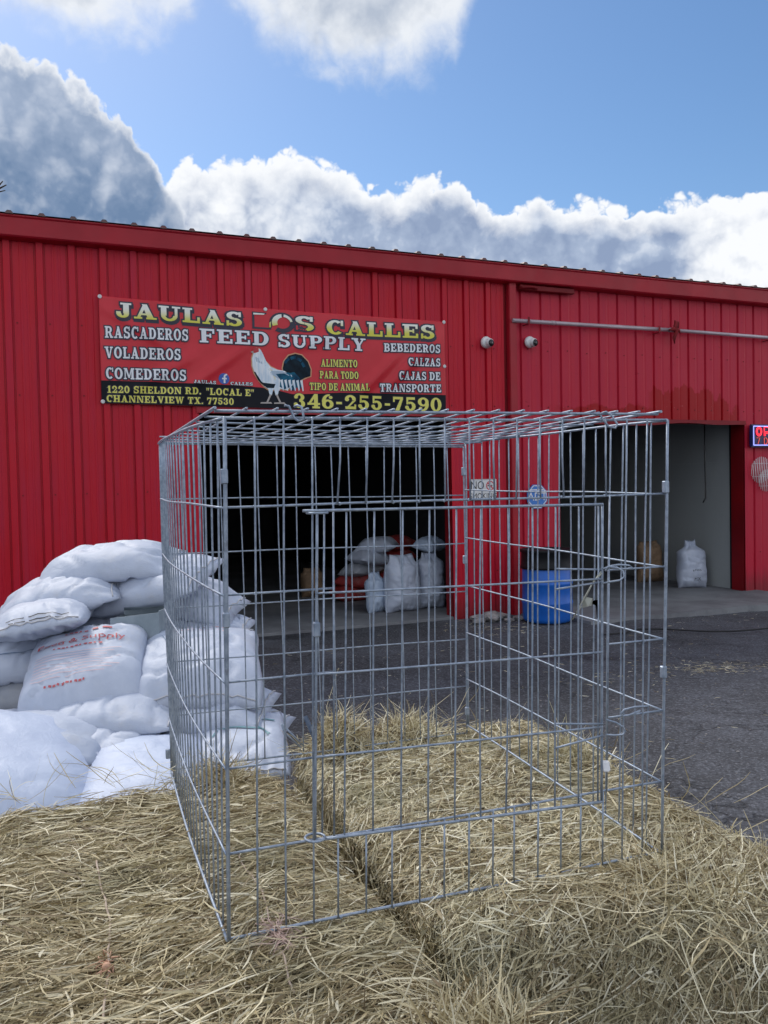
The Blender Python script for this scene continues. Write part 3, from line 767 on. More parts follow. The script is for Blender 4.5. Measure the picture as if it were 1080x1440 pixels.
    # white grommets
    for x, z in ((BX0+.012, 3.812), (2.395, 3.79), (BX1-.012, 3.775), (BX0+.012, 2.69), (4.69, 3.22)):
        bm = NB(); lathe(bm, [(.006, 0), (.022, 0), (.022, .006), (.010, .009), (.004, .003)], 12)
        mw = Matrix.Translation(bput(x, z, .004)) @ Matrix.Rotation(R(90), 4, 'X')
        o = obj('grommet', bm, M['white'], t); o.matrix_local = mw
def rooster(t):
    """a printed gamecock: flat ink shapes lying on the vinyl"""
    rw = varied('rooster_white_print', (0.80, 0.82, 0.84), (0.50, 0.62, 0.74), 9, .4, 0, stretch=(4, 1, .6))
    rt = varied('rooster_teal_print', (0.010, 0.13, 0.22), (0.004, 0.03, 0.07), 9, .5, 0, spec=.15)
    rd = varied('rooster_dark_print', (0.004, 0.008, 0.014), (0.008, 0.025, 0.04), 9, .5, 0, spec=.12)
    rr = mat('rooster_comb_print', (0.45, 0.02, 0.03), .4)
    ro = mat('rooster_glow_print', (0.60, 0.30, 0.16), .4)
    rl = mat('rooster_leg_print', (0.38, 0.34, 0.32), .4)
    bm = NB()
    def pg(pts, mi, k):
        f = bm.faces.new([bm.verts.new(bput(a, b, k)) for a, b in pts]); f.material_index = mi
    def scal(pts, e):
        cx = sum(p[0] for p in pts)/len(pts); cz = sum(p[1] for p in pts)/len(pts)
        return [(a + (a-cx)/max(.01, math.hypot(a-cx, b-cz))*e, b + (b-cz)/max(.01, math.hypot(a-cx, b-cz))*e) for a, b in pts]
    body = [(2.252, 3.325), (2.285, 3.338), (2.325, 3.325), (2.355, 3.27), (2.39, 3.19), (2.44, 3.13), (2.52, 3.10), (2.60, 3.09), (2.69, 3.04), (2.70, 2.93), (2.63, 2.865), (2.55, 2.88), (2.50, 2.87), (2.42, 2.86), (2.36, 2.90), (2.30, 2.97), (2.25, 3.05), (2.225, 3.13), (2.222, 3.22), (2.24, 3.27)]
    tail = [(2.60, 3.02), (2.585, 3.12), (2.605, 3.20), (2.66, 3.27), (2.74, 3.295), (2.82, 3.28), (2.89, 3.21), (2.925, 3.12), (2.92, 3.04), (2.86, 3.02), (2.80, 2.99), (2.70, 2.95)]
    sick = [(2.64, 3.06), (2.72, 3.08), (2.78, 3.02), (2.81, 2.95), (2.795, 2.88), (2.74, 2.90), (2.70, 2.86), (2.66, 2.88)]
    pg(scal(body, .014), 3, .005); pg(scal(tail, .014), 3, .0052)
    pg(tail, 2, .0085); pg(sick, 1, .010); pg(body, 0, .0115)
    # dark wing edge, breast
    pg([(2.24, 3.07), (2.27, 3.06), (2.31, 2.99), (2.37, 2.945), (2.46, 2.93), (2.44, 2.895), (2.36, 2.905), (2.29, 2.97)], 2, .013)
    pg([(2.36, 3.13), (2.44, 3.11), (2.50, 3.05), (2.49, 2.97), (2.41, 2.96), (2.345, 3.02)], 6, .0131)
    # teal saddle
    pg([(2.56, 3.075), (2.66, 3.07), (2.70, 3.0), (2.69, 2.93), (2.64, 2.96)], 1, .013)
    for i in range(9):
        x = 2.262 + i*.021; z = 3.235 - i*.021 + .012*(i % 2)
        pg([(x, z), (x+.012, z+.004), (x+.030, z-.085-.01*(i % 3)), (x+.020, z-.095)], 7, .0139 + i*.00005)
    pg([(2.55, 3.0), (2.64, 2.99), (2.66, 2.90), (2.60, 2.875), (2.54, 2.90)], 1, .0137)
    pg([(2.44, 3.085), (2.58, 3.085), (2.66, 3.04), (2.62, 2.985), (2.52, 3.0), (2.45, 3.04)], 7, .0134)
    pg([(2.50, 3.05), (2.60, 3.06), (2.68, 3.02), (2.63, 2.965), (2.55, 2.985)], 1, .0136)
    pg([(2.265, 3.04), (2.33, 2.985), (2.43, 2.955), (2.50, 2.95), (2.47, 2.885), (2.39, 2.885), (2.31, 2.945)], 2, .01325)
    # feather tips
    for i in range(7):
        x = 2.50 + i*.048; pg([(x, 2.98), (x+.03, 2.99), (x+.042, 2.865 + .012*(i % 2)), (x+.03, 2.855)], 0, .0145 + i*.0002)
    # tail sheen feathers
    for i in range(4):
        a0 = 150 - i*34
        P = arc(2.74, 3.10, .165-.012*i, .18-.012*i, a0-28, a0, .035, .035, 6)
        for q in P: pg(q, 1, .0112 + i*.0002)
    # comb, face, beak
    pg([(2.235, 3.315), (2.25, 3.345), (2.30, 3.345), (2.305, 3.30), (2.27, 3.285), (2.245, 3.28)], 4, .0135)
    pg([(2.205, 3.29), (2.238, 3.305), (2.238, 3.275)], 5, .0136)
    # legs, feet
    for x0, x1 in ((2.43, 2.385), (2.50, 2.545)):
        pg([(x0-.03, 2.88), (x0+.035, 2.88), (x0+.012, 2.80), (x0-.012, 2.80)], 0, .0128)
        pg([(x0-.012, 2.81), (x0+.012, 2.81), (x1+.010, 2.715), (x1-.012, 2.715)], 5, .0131)
        pg([(x1-.075, 2.718), (x1+.045, 2.722), (x1+.06, 2.704), (x1-.08, 2.702)], 5, .0134)
    obj('rooster_print', bm, [rw, rt, rd, ro, rr, rl, varied('rooster_gold_print', (0.74, 0.70, 0.50), (0.62, 0.60, 0.48), 12, .4, 0), mat('rooster_grey_print', (0.34, 0.44, 0.55), .4)], t)
banner()

# ------------------------------------------------------------------ things on the wall
def wall_thing(name, label, cat, x, z, group=None):
    t = thing(name, label, cat, WMAT @ Vector((x, 0, z)), WROT, group); return t
def security_camera(x, z, label, turn):
    t = wall_thing('security_camera', label, 'camera', x, z, 'dome cameras under the eave')
    mw = Matrix.Rotation(R(90), 4, 'X')
    bm = NB(); lathe(bm, [(.075, 0), (.078, .02), (.066, .045), (.05, .055)], 28); o = obj('base', bm, M['white'], t); o.matrix_local = Matrix.Translation((0, -.036, 0)) @ mw
    bm = NB(); bmesh.ops.create_uvsphere(bm, u_segments=24, v_segments=16, radius=.058)
    o = obj('ball', bm, M['white'], t, True); o.location = (turn*.2, -.10, -.012)
    bm = NB(); lathe(bm, [(.002, .0), (.036, .0), (.040, -.008), (.046, -.012)][::-1], 24)
    o = obj('lens', bm, M['lens'], t); o.matrix_local = Matrix.Translation((turn*.35-.012, -.158, -.02)) @ Matrix.Rotation(R(12*turn*10), 4, 'Z') @ mw
security_camera(5.307, 3.555, 'white dome security camera on the main wall left of the corner trim', .1)
security_camera(5.965, 3.590, 'white dome security camera right of the corner trim below the pipe', .12)
def pipe():
    t = wall_thing('wall_pipe', 'long weathered steel pipe running along the wall above the right doorway', 'pipe', 5.75, 3.852)
    bm = NB(); tube(bm, [(-.07, -.09, 0), (1.0, -.095, .004), (2.55, -.10, .016)], .027, 10); tube(bm, [(2.55, -.095, .016), (5, -.10, .0), (9, -.10, -.01)], .025, 10)
    tube(bm, [(2.50, -.098, .015), (2.60, -.098, .016)], .032, 10); tube(bm, [(.52, -.095, .002), (.58, -.095, .002)], .031, 10)
    obj('tube', bm, M['pipe'], t)
    for x in (.15, 2.3, 4.4):
        bm = NB(); box(bm, x-.015, x+.015, -.14, .0, -.042, -.036); box(bm, x-.015, x+.015, -.14, -.135, -.036, .05); obj('bracket', bm, M['jamb'], t)
    # scrap of cloth knotted on the pipe
    g = wall_thing('rag_strip', 'torn dark red cloth strip knotted round the wall pipe', 'rag', 8.33, 3.87)
    bm = NB()
    tube(bm, [(-.01, -.145, .13), (.0, -.150, .08), (-.012, -.150, .02), (.005, -.150, -.05), (-.02, -.135, -.12), (0, -.12, -.19)], [.012, .028, .036, .030, .024, .006], 7)
    tube(bm, [(-.11, -.14, -.01), (-.04, -.15, .0), (.05, -.15, -.01), (.09, -.14, -.05)], [.010, .03, .028, .006], 7)
    tube(bm, [(.03, -.15, .02), (.05, -.15, .09), (.04, -.14, .12)], [.02, .016, .004], 6)
    bmesh.ops.subdivide_edges(bm, edges=bm.edges[:], cuts=1)
    for v in bm.verts: v.co += Vector((mnoise.noise(v.co*60)*.010, mnoise.noise(v.co*55+Vector((9, 0, 0)))*.006, mnoise.noise(v.co*50+Vector((0, 9, 0)))*.010))
    obj('cloth', bm, M['rag'], g, True)
    # dark bar standing in for the eave shadow, with a conduit stub
    h = wall_thing('eave_shadow_bar', 'dark bar standing in for the shadow under the eave right of the corner trim', 'bracket', 5.80, 4.20)
    bm = NB(); box(bm, .0, .85, -.10, -.04, .06, .13); bmesh.ops.bevel(bm, geom=bm.edges[:], offset=.008, segments=1, affect='EDGES'); obj('bar', bm, M['jamb'], h)
    bm = NB(); tube(bm, [(.0, -.12, .08), (.18, -.125, .10), (.24, -.125, .08)], .02, 8); obj('conduit_stub', bm, M['jamb'], h)
pipe()
def font_mesh(s, size, align='CENTER', extrude=0.0):
    cu = bpy.data.curves.new('t', 'FONT'); cu.body = s; cu.size = size; cu.align_x = align; cu.align_y = 'CENTER'; cu.extrude = extrude
    o = bpy.data.objects.new('t', cu); COL.objects.link(o)
    dg = bpy.context.evaluated_depsgraph_get(); dg.update()
    me = bpy.data.meshes.new_from_object(o.evaluated_get(dg))
    bpy.data.objects.remove(o); return me
def flat_text(bm, s, cx, cz, size, y, mi=0, sx=1.0):
    me = font_mesh(s, size); base = len(bm.verts)
    vs = [bm.verts.new((cx + v.co.x*sx, y, cz + v.co.y)) for v in me.vertices]
    for p in me.polygons:
        try: f = bm.faces.new([vs[i] for i in p.vertices]); f.material_index = mi
        except ValueError: pass
def signs():
    t = wall_thing('no_smoking_sign', 'small white NO SMOKING sign on the red pillar', 'sign', 5.23, 1.653)
    bm = NB(); box(bm, -.198, .198, -.046, -.038, -.136, .136); bmesh.ops.bevel(bm, geom=bm.edges[:], offset=.003, segments=1, affect='EDGES'); obj('sign_plate', bm, M['white'], t)
    bm = NB(); flat_text(bm, 'NO', -.085, .052, .150, -.0475, 0, .85); flat_text(bm, 'SMOKING', 0, -.085, .105, -.0475, 0, .86)
    for b in ((-.19, .19, .126, .130), (-.19, .19, -.130, -.126)): box(bm, b[0], b[1], -.0472, -.0466, b[2], b[3])
    obj('lettering', bm, M['signblack'], t)
    bm = NB()
    for p in arc(.105, .05, .062, .062, 0, 360, .013, .013, 24): bm.faces.new([bm.verts.new((a, -.0478, b)) for a, b in p])
    bm.faces.new([bm.verts.new(v) for v in ((.060, -.0482, .085), (.070, -.0482, .095), (.150, -.0482, .015), (.140, -.0482, .005))])
    obj('no_symbol', bm, M['signred'], t)
    bm = NB(); box(bm, .065, .135, -.0476, -.0470, .043, .057); obj('cigarette_print', bm, M['signblack'], t)
    t = wall_thing('alarm_sign', 'blue octagonal alarm company sign with white letters on the red wall', 'sign', 6.05, 1.545)
    def octa(r, y): return [(r*math.cos(R(22.5+45*i)), y, r*1.05*math.sin(R(22.5+45*i))) for i in range(8)]
    bm = NB()
    a = [bm.verts.new(v) for v in octa(.165, -.046)]; b = [bm.verts.new(v) for v in octa(.165, -.03)]
    bm.faces.new(a)
    for i in range(8): bm.faces.new((a[i-1], b[i-1], b[i], a[i]))
    obj('sign_plate', bm, M['signblue'], t)
    bm = NB()
    o1, o2 = octa(.155, -.0475), octa(.143, -.0475)
    for i in range(8): bm.faces.new([bm.verts.new(v) for v in (o1[i-1], o1[i], o2[i], o2[i-1])])
    flat_text(bm, 'ADT', 0, -.005, .155, -.0478, 0, .95); box(bm, -.10, .10, -.0482, -.0472, .085, .098)
    obj('lettering', bm, M['zipwhite'], t)
    # neon open sign
    t = wall_thing('open_sign', 'glowing neon OPEN 7 DAYS sign in a dark blue case', 'sign', 9.80, 2.375)
    w, h = .82, .172
    bm = NB(); box(bm, 0, w, -.095, -.04, -h, h); bmesh.ops.bevel(bm, geom=bm.edges[:], offset=.015, segments=2, affect='EDGES'); obj('case', bm, M['signcase'], t)
    bm = NB(); q = [(.035, -.105, -h+.03), (w-.035, -.105, -h+.03), (w-.035, -.105, h-.03), (.035, -.105, h-.03), (.035, -.105, -h+.03), (.06, -.105, -h+.03)]; tube(bm, q, .0065, 8); obj('neon_border', bm, M['neonwhite'], t)
    def stroke(bm, x, z, s, ps, r): tube(bm, [(x + a*s*.8, -.107, z + b*s) for a, b in ps], r, 8)
    circ = [(.5+.5*math.cos(R(a)), .5+.5*math.sin(R(a))) for a in range(90, 451, 20)]
    bm = NB(); s = .135; z = -.005
    for rr in (0, 1):
        e = .16*rr
        O = [(e+(1-2*e)*a, e+(1-2*e)*b) for a, b in circ]
        stroke(bm, .085, z, s, O, .0065)
    stroke(bm, .245, z, s, [(0, 0), (0, 1), (.6, 1), (.9, .85), (.9, .6), (.6, .45), (0, .45)], .0075)
    stroke(bm, .245, z, s, [(.2, 0), (.2, .28), (.65, .28)], .006)
    stroke(bm, .40, z, s, [(.85, 0), (0, 0), (0, 1), (.85, 1)], .0075); stroke(bm, .40, z, s, [(0, .5), (.7, .5)], .0075)
    stroke(bm, .55, z, s, [(0, 0), (0, 1), (.9, 0), (.9, 1)], .0075)
    obj('neon_word', bm, M['neonred'], t)
    bm = NB(); s = .095; z = -.128
    stroke(bm, .095, z, s, [(0, 1), (.75, 1), (.3, 0)], .0045); obj('neon_numeral', bm, M['neonorange'], t); bm = NB()
    stroke(bm, .245, z, s, [(0, 0), (0, 1), (.5, 1), (.8, .7), (.8, .3), (.5, 0), (0, 0)], .0045)
    stroke(bm, .35, z, s, [(0, 0), (.45, 1), (.9, 0)], .0045); stroke(bm, .35, z, s, [(.2, .4), (.7, .4)], .0045)
    stroke(bm, .455, z, s, [(0, 1), (.45, .5), (.9, 1)], .0045); stroke(bm, .455, z, s, [(.45, .5), (.45, 0)], .0045)
    stroke(bm, .56, z, s, [(.8, .85), (.5, 1), (.1, .85), (.15, .6), (.7, .4), (.8, .15), (.4, 0), (0, .15)], .0045)
    obj('neon_word', bm, M['neonorange'], t)
    # round wire grille
    t = wall_thing('wire_grille', 'pale round wire grille of slanting bars hung below the neon sign', 'grille', 10.05, 1.80)
    bm = NB()
    for cx, cz, r in ((-.02, .06, .20), (.10, -.10, .17)):
        for i in range(-9, 10):
            x = i*.036
            if abs(x) >= r: continue
            hh = math.sqrt(r*r - x*x)
            tube(bm, [(cx+x-hh*.10, -.05, cz-hh), (cx+x+hh*.10, -.05, cz+hh)], .0050, 5)
        for zz in (-.5, .5): tube(bm, [(cx-r*.85, -.046, cz+zz*r), (cx+r*.85, -.046, cz+zz*r)], .003, 5)
    obj('bars', bm, M['white'], t)
signs()

# ------------------------------------------------------------------ sacks
def sack_mesh(L, Wd, T, seed, bx=0.0, by=0.0, droop=(0, 0), flat=.5, n=(44, 30), wr=1.0, ears=.06, tail=.035, slump=0.0, neck=None):
    """a filled sack lying flat: length along x, width along y, thickness z; sewn ends with flat tails"""
    bm = NB(); nx, ny = n
    rnd = random.Random(seed); ox, oy = rnd.uniform(0, 90), rnd.uniform(0, 90)
    sides = []
    for side in (1, -1):
        g = {}
        for i in range(nx+1):
            s = -1 + 2*i/nx
            for j in range(ny+1):
                t = -1 + 2*j/ny
                es, et = abs(s)**3.2, abs(t)**3.0
                th = (max(0, 1-es)**.60)*(max(0, 1-et)**.55)
                x = L/2*s*(1 - ears*(1-t*t)*abs(s)**3) + tail*s*abs(s)**14
                y = Wd/2*t*(1 - ears*(1-s*s)*abs(t)**3 - .10*abs(s)**6)
                k = 1.0 if side > 0 else flat
                z = side*k*T/(1+flat)*th
                # puckers radiating from the sewn ends and the filled belly
                e = abs(s)**3
                z += side*wr*.010*e*(1-abs(t)**4)*math.sin(t*17 + 5*mnoise.noise(Vector((t*3+ox, s*2, 1))))*min(1, th*3)
                w = Vector((x*5+ox, y*5+oy, side*2.0))
                z += side*wr*.013*mnoise.noise(w)*min(1, th*1.6)
                w2 = Vector((x*14+ox, y*10+oy, side*4.0))
                z += side*wr*.009*mnoise.noise(w2)*min(1, th*2)
                cr_ = abs(mnoise.noise(Vector((x*7+oy, y*7+ox, 3.0+side))))
                z -= side*wr*.013*math.exp(-(cr_/.05)**2)*min(1, th*2)
                y += .012*wr*mnoise.noise(Vector((x*4+oy, side*0, t*1.5+ox)))
                x += .014*wr*mnoise.noise(Vector((y*6+oy, 7, s*1.2+ox)))
                if neck:
                    q = max(0, (s-neck[0])/(1-neck[0])); f = 1 - (1-neck[1])*(math.sin(min(1, q*1.5)*math.pi/2)**2)
                    y *= f; z = z*f + side*.03*q*math.sin(t*9+ox)*.5
                if slump: x2 = max(0, .5-s/2); y *= 1+slump*x2; z *= 1+slump*x2
                z += bx*s*s + by*t*t + droop[0]*max(0, s-.2)**2 + droop[1]*max(0, -s-.2)**2
                g[i, j] = Vector((x, y, z))
        sides.append(g)
    V = {}
    for k, g in enumerate(sides):
        for (i, j), p in g.items():
            edge = i in (0, nx) or j in (0, ny)
            if edge and k == 1:
                V[k, i, j] = V[0, i, j]
            else:
                if edge: p = (p + sides[1][i, j])/2
                V[k, i, j] = bm.verts.new(p)
    for k in (0, 1):
        for i in range(nx):
            for j in range(ny):
                f = [V[k, i, j], V[k, i+1, j], V[k, i+1, j+1], V[k, i, j+1]]
                bm.faces.new(f if k == 0 else f[::-1])
    top = lambda s, t: sides[0][max(0, min(nx, round((s+1)/2*nx))), max(0, min(ny, round((t+1)/2*ny)))]
    return bm, sides[0], nx, ny
def on_top(g, nx, ny, s, t, k=.003):
    """a point just over the sack's upper skin"""
    a = (s+1)/2*nx; b = (t+1)/2*ny
    i = max(0, min(nx-1, int(a))); j = max(0, min(ny-1, int(b))); u, v = a-i, b-j
    p = g[i, j]*(1-u)*(1-v) + g[i+1, j]*u*(1-v) + g[i, j+1]*(1-u)*v + g[i+1, j+1]*u*v
    nrm = (g[i+1, j]-g[i, j]).cross(g[i, j+1]-g[i, j])
    if nrm.length > 0: nrm.normalize()
    if nrm.z < 0: nrm = -nrm
    return p + nrm*k
def sack(label, c, yaw, dims, tilt=(0, 0), seed=1, mt='sack', seam=True, group='feed sacks in the stacked pile', name='feed_sack', prints=(), rot=None, **kw):
    """yaw turns the long axis from world x; tilt = (long-axis rise, sideways roll) in degrees"""
    bm, g, nx, ny = sack_mesh(*dims, seed, **kw)
    t = thing(name, label, 'sack', c, 0, group)
    if rot is not None: t.rotation_euler = rot
    else: t.rotation_euler = (Matrix.Rotation(R(yaw), 3, 'Z') @ Matrix.Rotation(R(-tilt[0]), 3, 'Y') @ Matrix.Rotation(R(tilt[1]), 3, 'X')).to_euler()
    obj('sack_body', bm, M[mt], t, True)
    if seam:
        for sgn in (-1, 1):
            sb = NB(); pts = []
            for k in range(25):
                tt = -.93 + 1.86*k/24
                pts.append(on_top(g, nx, ny, sgn*.955, tt, .0035))
            tube(sb, pts, .0030, 5)
            obj('seam', sb, M['thread'], t, True)
    for pr in prints:
        pb = NB()
        if pr[0] == 'text':
            _, s, cs, ct, hs, ws, mk, rz = pr      # upright across the sack's width; cs along length
            me = font_mesh(s, 1.0)
            xs = [v.co.x for v in me.vertices]; w = max(xs)-min(xs)
            vs = [pb.verts.new(on_top(g, nx, ny, cs + rz*(v.co.y*hs) , ct + rz*(-v.co.x/w*ws), .004)) for v in me.vertices]
            for p in me.polygons:
                try: pb.faces.new([vs[i] for i in p.vertices])
                except ValueError: pass
            bpy.data.meshes.remove(me)
        else:
            _, polys, mk = pr                     # polygons in (s, t)
            for q in polys:
                try: pb.faces.new([pb.verts.new(on_top(g, nx, ny, a, b, .004)) for a, b in q])
                except ValueError: pass
        bmesh.ops.triangulate(pb, faces=pb.faces[:])
        obj('printed_mark', pb, M[mk], t)
    return t
def bar(s0, t0, s1, t1, w, n=8):
    """a printed line on a sack, cut short so it follows the skin"""
    out = []
    dx, dy = s1-s0, t1-t0; l = math.hypot(dx, dy); nx_, ny_ = -dy/l*w/2, dx/l*w/2
    for i in range(n):
        a, b = i/n, (i+1)/n
        out.append([(s0+dx*a+nx_, t0+dy*a+ny_), (s0+dx*b+nx_, t0+dy*b+ny_), (s0+dx*b-nx_, t0+dy*b-ny_), (s0+dx*a-nx_, t0+dy*a-ny_)])
    return out
def pile():
    P = at
    sack('topmost white sack bulging across the very top of the pile', P(150, 796, 3.75), 3, (.66, .42, .15), (6, 8), 3, by=-.02, droop=(-.03, -.12), wr=1.1)
    sack('white sack sagging at the left just under the topmost sack', P(76, 845, 3.60), 6, (.56, .42, .155), (13, 12), 4, droop=(-.02, -.12), wr=1.1)
    sack('plump white sack wedged under the right half of the topmost sack', P(222, 826, 3.72), -14, (.48, .44, .16), (13, 16), 5)
    sack('white sack low at the left with its sewn mouth facing out', P(64, 876, 3.38), 104, (.50, .385, .145), (-3, -9), 6, wr=.9, prints=(('poly', bar(-.88, -.7, -.88, .55, .012) + bar(-.93, -.6, -.93, .5, .010), 'inkblack'),))
    sack('white sack lying flat behind the open grey box', P(190, 868, 3.82), 2, (.46, .46, .125), (0, 5), 7)
    sack('white sack with a pointed corner at the right edge of the pile', P(255, 846, 3.85), -6, (.50, .44, .155), (-4, 10), 8, droop=(-.07, 0))
    sack('white sack beneath the pointed one at the right of the pile', P(268, 889, 3.75), 2, (.50, .44, .12), (0, 5), 22)
    sack('white sack with a thin printed box outline at the far left', P(52, 922, 3.52), 8, (.60, .46, .14), (6, 14), 9,
         prints=(('poly', bar(-.5, -.55, .45, -.55, .02) + bar(.45, -.55, .45, -.05, .02) + bar(-.5, -.05, .45, -.05, .02) + bar(-.5, -.55, -.5, -.05, .02), 'inkblue'),))
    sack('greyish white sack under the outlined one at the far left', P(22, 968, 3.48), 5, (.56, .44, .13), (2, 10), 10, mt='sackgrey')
    # the two printed sacks with folded-over fronts
    lines = []
    for i in range(9): lines += bar(.0-.06*i, .72, .0-.06*i, -.62+.10*(i % 3), .012)
    def dashes(s0, t0, t1, w, n, k=.72):
        out = []
        for i in range(n):
            a = t0 + (t1-t0)*i/n; b = a + (t1-t0)/n*(k if i % 3 else k*.6)
            out += bar(s0 + .012*(i % 2), a, s0, b, w, 3)
        return out
    sack('front white sack printed with red Feed & Supply lettering', P(120, 944, 3.15), 103, (.54, .47, .15), (23, -7), 11, droop=(0, -.12), wr=1.0,
         prints=(('poly', dashes(.47, .30, -.12, .035, 5) + dashes(.50, -.16, -.46, .05, 2, .95), 'inkred'), ('text', 'Feed & Supply', .29, .05, .17, 1.4, 'inkred', 1), ('poly', dashes(.13, .45, -.35, .028, 11), 'inkred'), ('poly', lines, 'inkpink'),
                 ('poly', dashes(-.60, .48, -.18, .030, 10), 'inkred')))
    sack('printed white sack at the right front behind the cage bars', P(282, 934, 3.27), 100, (.56, .50, .155), (15, 2), 12, droop=(0, -.05), wr=1.0,
         prints=(('poly', dashes(.60, .35, -.45, .05, 7), 'inkred'), ('poly', dashes(.46, .45, -.45, .03, 9), 'inkpink'), ('poly', bar(.3, .62, .02, .52, .015), 'inkblue')))
    sack('smooth white sack lying under the front red-lettered sack', P(160, 1003, 3.04), 4, (.46, .46, .125), (0, 4), 13, wr=.7)
    sack('white sack under the printed right front sack', P(306, 1000, 3.16), -2, (.37, .46, .125), (0, 4), 14, wr=.7)
    sack('lowest white sack at the right edge of the pile', P(318, 1036, 3.10), -3, (.40, .46, .13), (0, 4), 15, wr=.7)
    bird = [[(.62, .50), (.50, .30), (.40, -.05), (.46, -.02), (.56, .26)], [(.40, -.05), (.58, .20), (.66, .10), (.47, -.12)], [(.46, -.12), (.28, .02), (.28, .06), (.46, -.06)], [(.42, -.22), (.24, -.08), (.24, -.04), (.43, -.16)]]
    sack('white sack with a dark swooping bird mark on its crumpled end', P(146, 1040, 2.90), 84, (.50, .38, .115), (10, 0), 16, prints=(('poly', bird, 'inkblue'),), wr=1.2)
    sack('large smooth white sack nearest the camera at the left edge', P(24, 1092, 2.58), 108, (.78, .52, .20), (13, 15), 17, mt='sackb', wr=.32, flat=.8, droop=(-.02, -.05))
    sack('plain white sack behind the hay between the big sack and cage', P(205, 1096, 2.66), 104, (.60, .42, .13), (7, 2), 18, mt='sackb', wr=.3)
    sack('shaded white sack low at the far left below the big sack', P(0, 1160, 2.50), 95, (.66, .46, .16), (3, 0), 19, mt='sackgrey', wr=.8)  # grey material carries the shade under the big sack
    tealm = bar(.5, .7, .2, -.7, .05) + bar(.2, .7, -.1, -.5, .05) + bar(.62, .2, -.2, .5, .04) + bar(.4, -.1, -.3, -.6, .05)
    sack('white sack with green printed strokes just behind the hay', P(338, 1050, 2.95), 100, (.48, .36, .11), (8, -4), 20, prints=(('poly', tealm, 'inkteal'),))
    # supports low in the pile
    low = [(P(60, 900, 3.6), .95), (P(230, 900, 3.6), .95)]
    k = 0
    for cx, cy in ((-1.55, 3.55), (-.95, 3.35), (-1.25, 2.85)):
        for z in (.23, .38, .53, .68, .82):
            sack('plain white sack in the lower layers of the pile under the printed sacks', (cx+.03*math.sin(k*3), cy+.03*math.cos(k*5), z), 3+5*math.sin(k*2.1) + (90 if k % 2 else 0), (.62, .50, .165), (0, 0), 30+k, seam=False, group='sacks in the lower layers', n=(24, 16))
            k += 1
    t = thing('pallet', 'wooden pallet under the pile of white feed sacks', 'pallet', (-1.2, 3.25, 0), R(10))
    for i in range(7):
        bm = NB(); box(bm, -.75, .75, -.62+i*.19, -.52+i*.19, .115, .138); obj('deck_board', bm, M['wood'], t)
    for i in range(3):
        bm = NB(); box(bm, -.75+i*.70, -.65+i*.70, -.62, .62, .0, .112); obj('stringer', bm, M['wood'], t)
    # open grey sheet box standing between the sacks
    c = P(199, 881, 3.44)
    t = thing('grey_box', 'small open grey sheet box tucked between the white sacks', 'box', c, R(-6))
    w, d, h = .105, .07, .058
    bm = NB()
    box(bm, -w, w, -d, -d+.004, -h, h); box(bm, -w, -w+.004, -d+.004, d-.004, -h, h-.004); box(bm, w-.004, w, -d+.004, d-.004, -h, h+.006); box(bm, -w, w, d-.004, d, -h, h+.012); box(bm, -w+.005, w-.005, -d+.005, d-.005, -h, -h+.003)
    for v in bm.verts:
        if v.co.z > 0: v.co.z += .012*v.co.x/w; v.co.y += .006*math.sin(v.co.x*30)
    obj('box_wall', bm, M['greybox'], t)
    bm = NB()
    f = bm.faces.new([bm.verts.new(v) for v in ((-w, d, h), (w, d, h+.02), (w*.6, -d*.4, h+.030), (-w*.75, d*.1, h+.022))]); bmesh.ops.solidify(bm, geom=[f], thickness=.003)
    obj('flap', bm, M['greybox'], t)
pile()

# ------------------------------------------------------------------ at the doorways
def wl(x, y, z): return WMAT @ Vector((x, y, z))
def upright(label, x, y, h, w, d, seed, mt, turn=0, lean=4, neck=(.55, .55), group=None, prints=(), zb=.03, **kw):
    c = wl(x, y, zb + h/2)
    rot = (Matrix.Rotation(WROT + R(turn), 3, 'Z') @ Matrix.Rotation(R(lean), 3, 'X') @ Matrix(((0, 1, 0), (0, 0, -1), (1, 0, 0))).inverted().to_3x3() ).to_euler()
    # sack length x -> up, width y -> along wall, thickness z -> towards the yard
    b = Matrix((Vector((0, 0, 1)), Vector((-1, 0, 0)), Vector((0, -1, 0)))).transposed()
    rot = (Matrix.Rotation(WROT + R(turn), 3, 'Z') @ Matrix.Rotation(R(-lean), 3, 'X') @ b).to_euler()
    return sack(label, c, 0, (h, w, d), seed=seed, mt=mt, rot=rot, neck=neck, flat=.9, slump=.10, group=group, prints=prints, seam=False, n=(40, 28), wr=1.3, **kw)
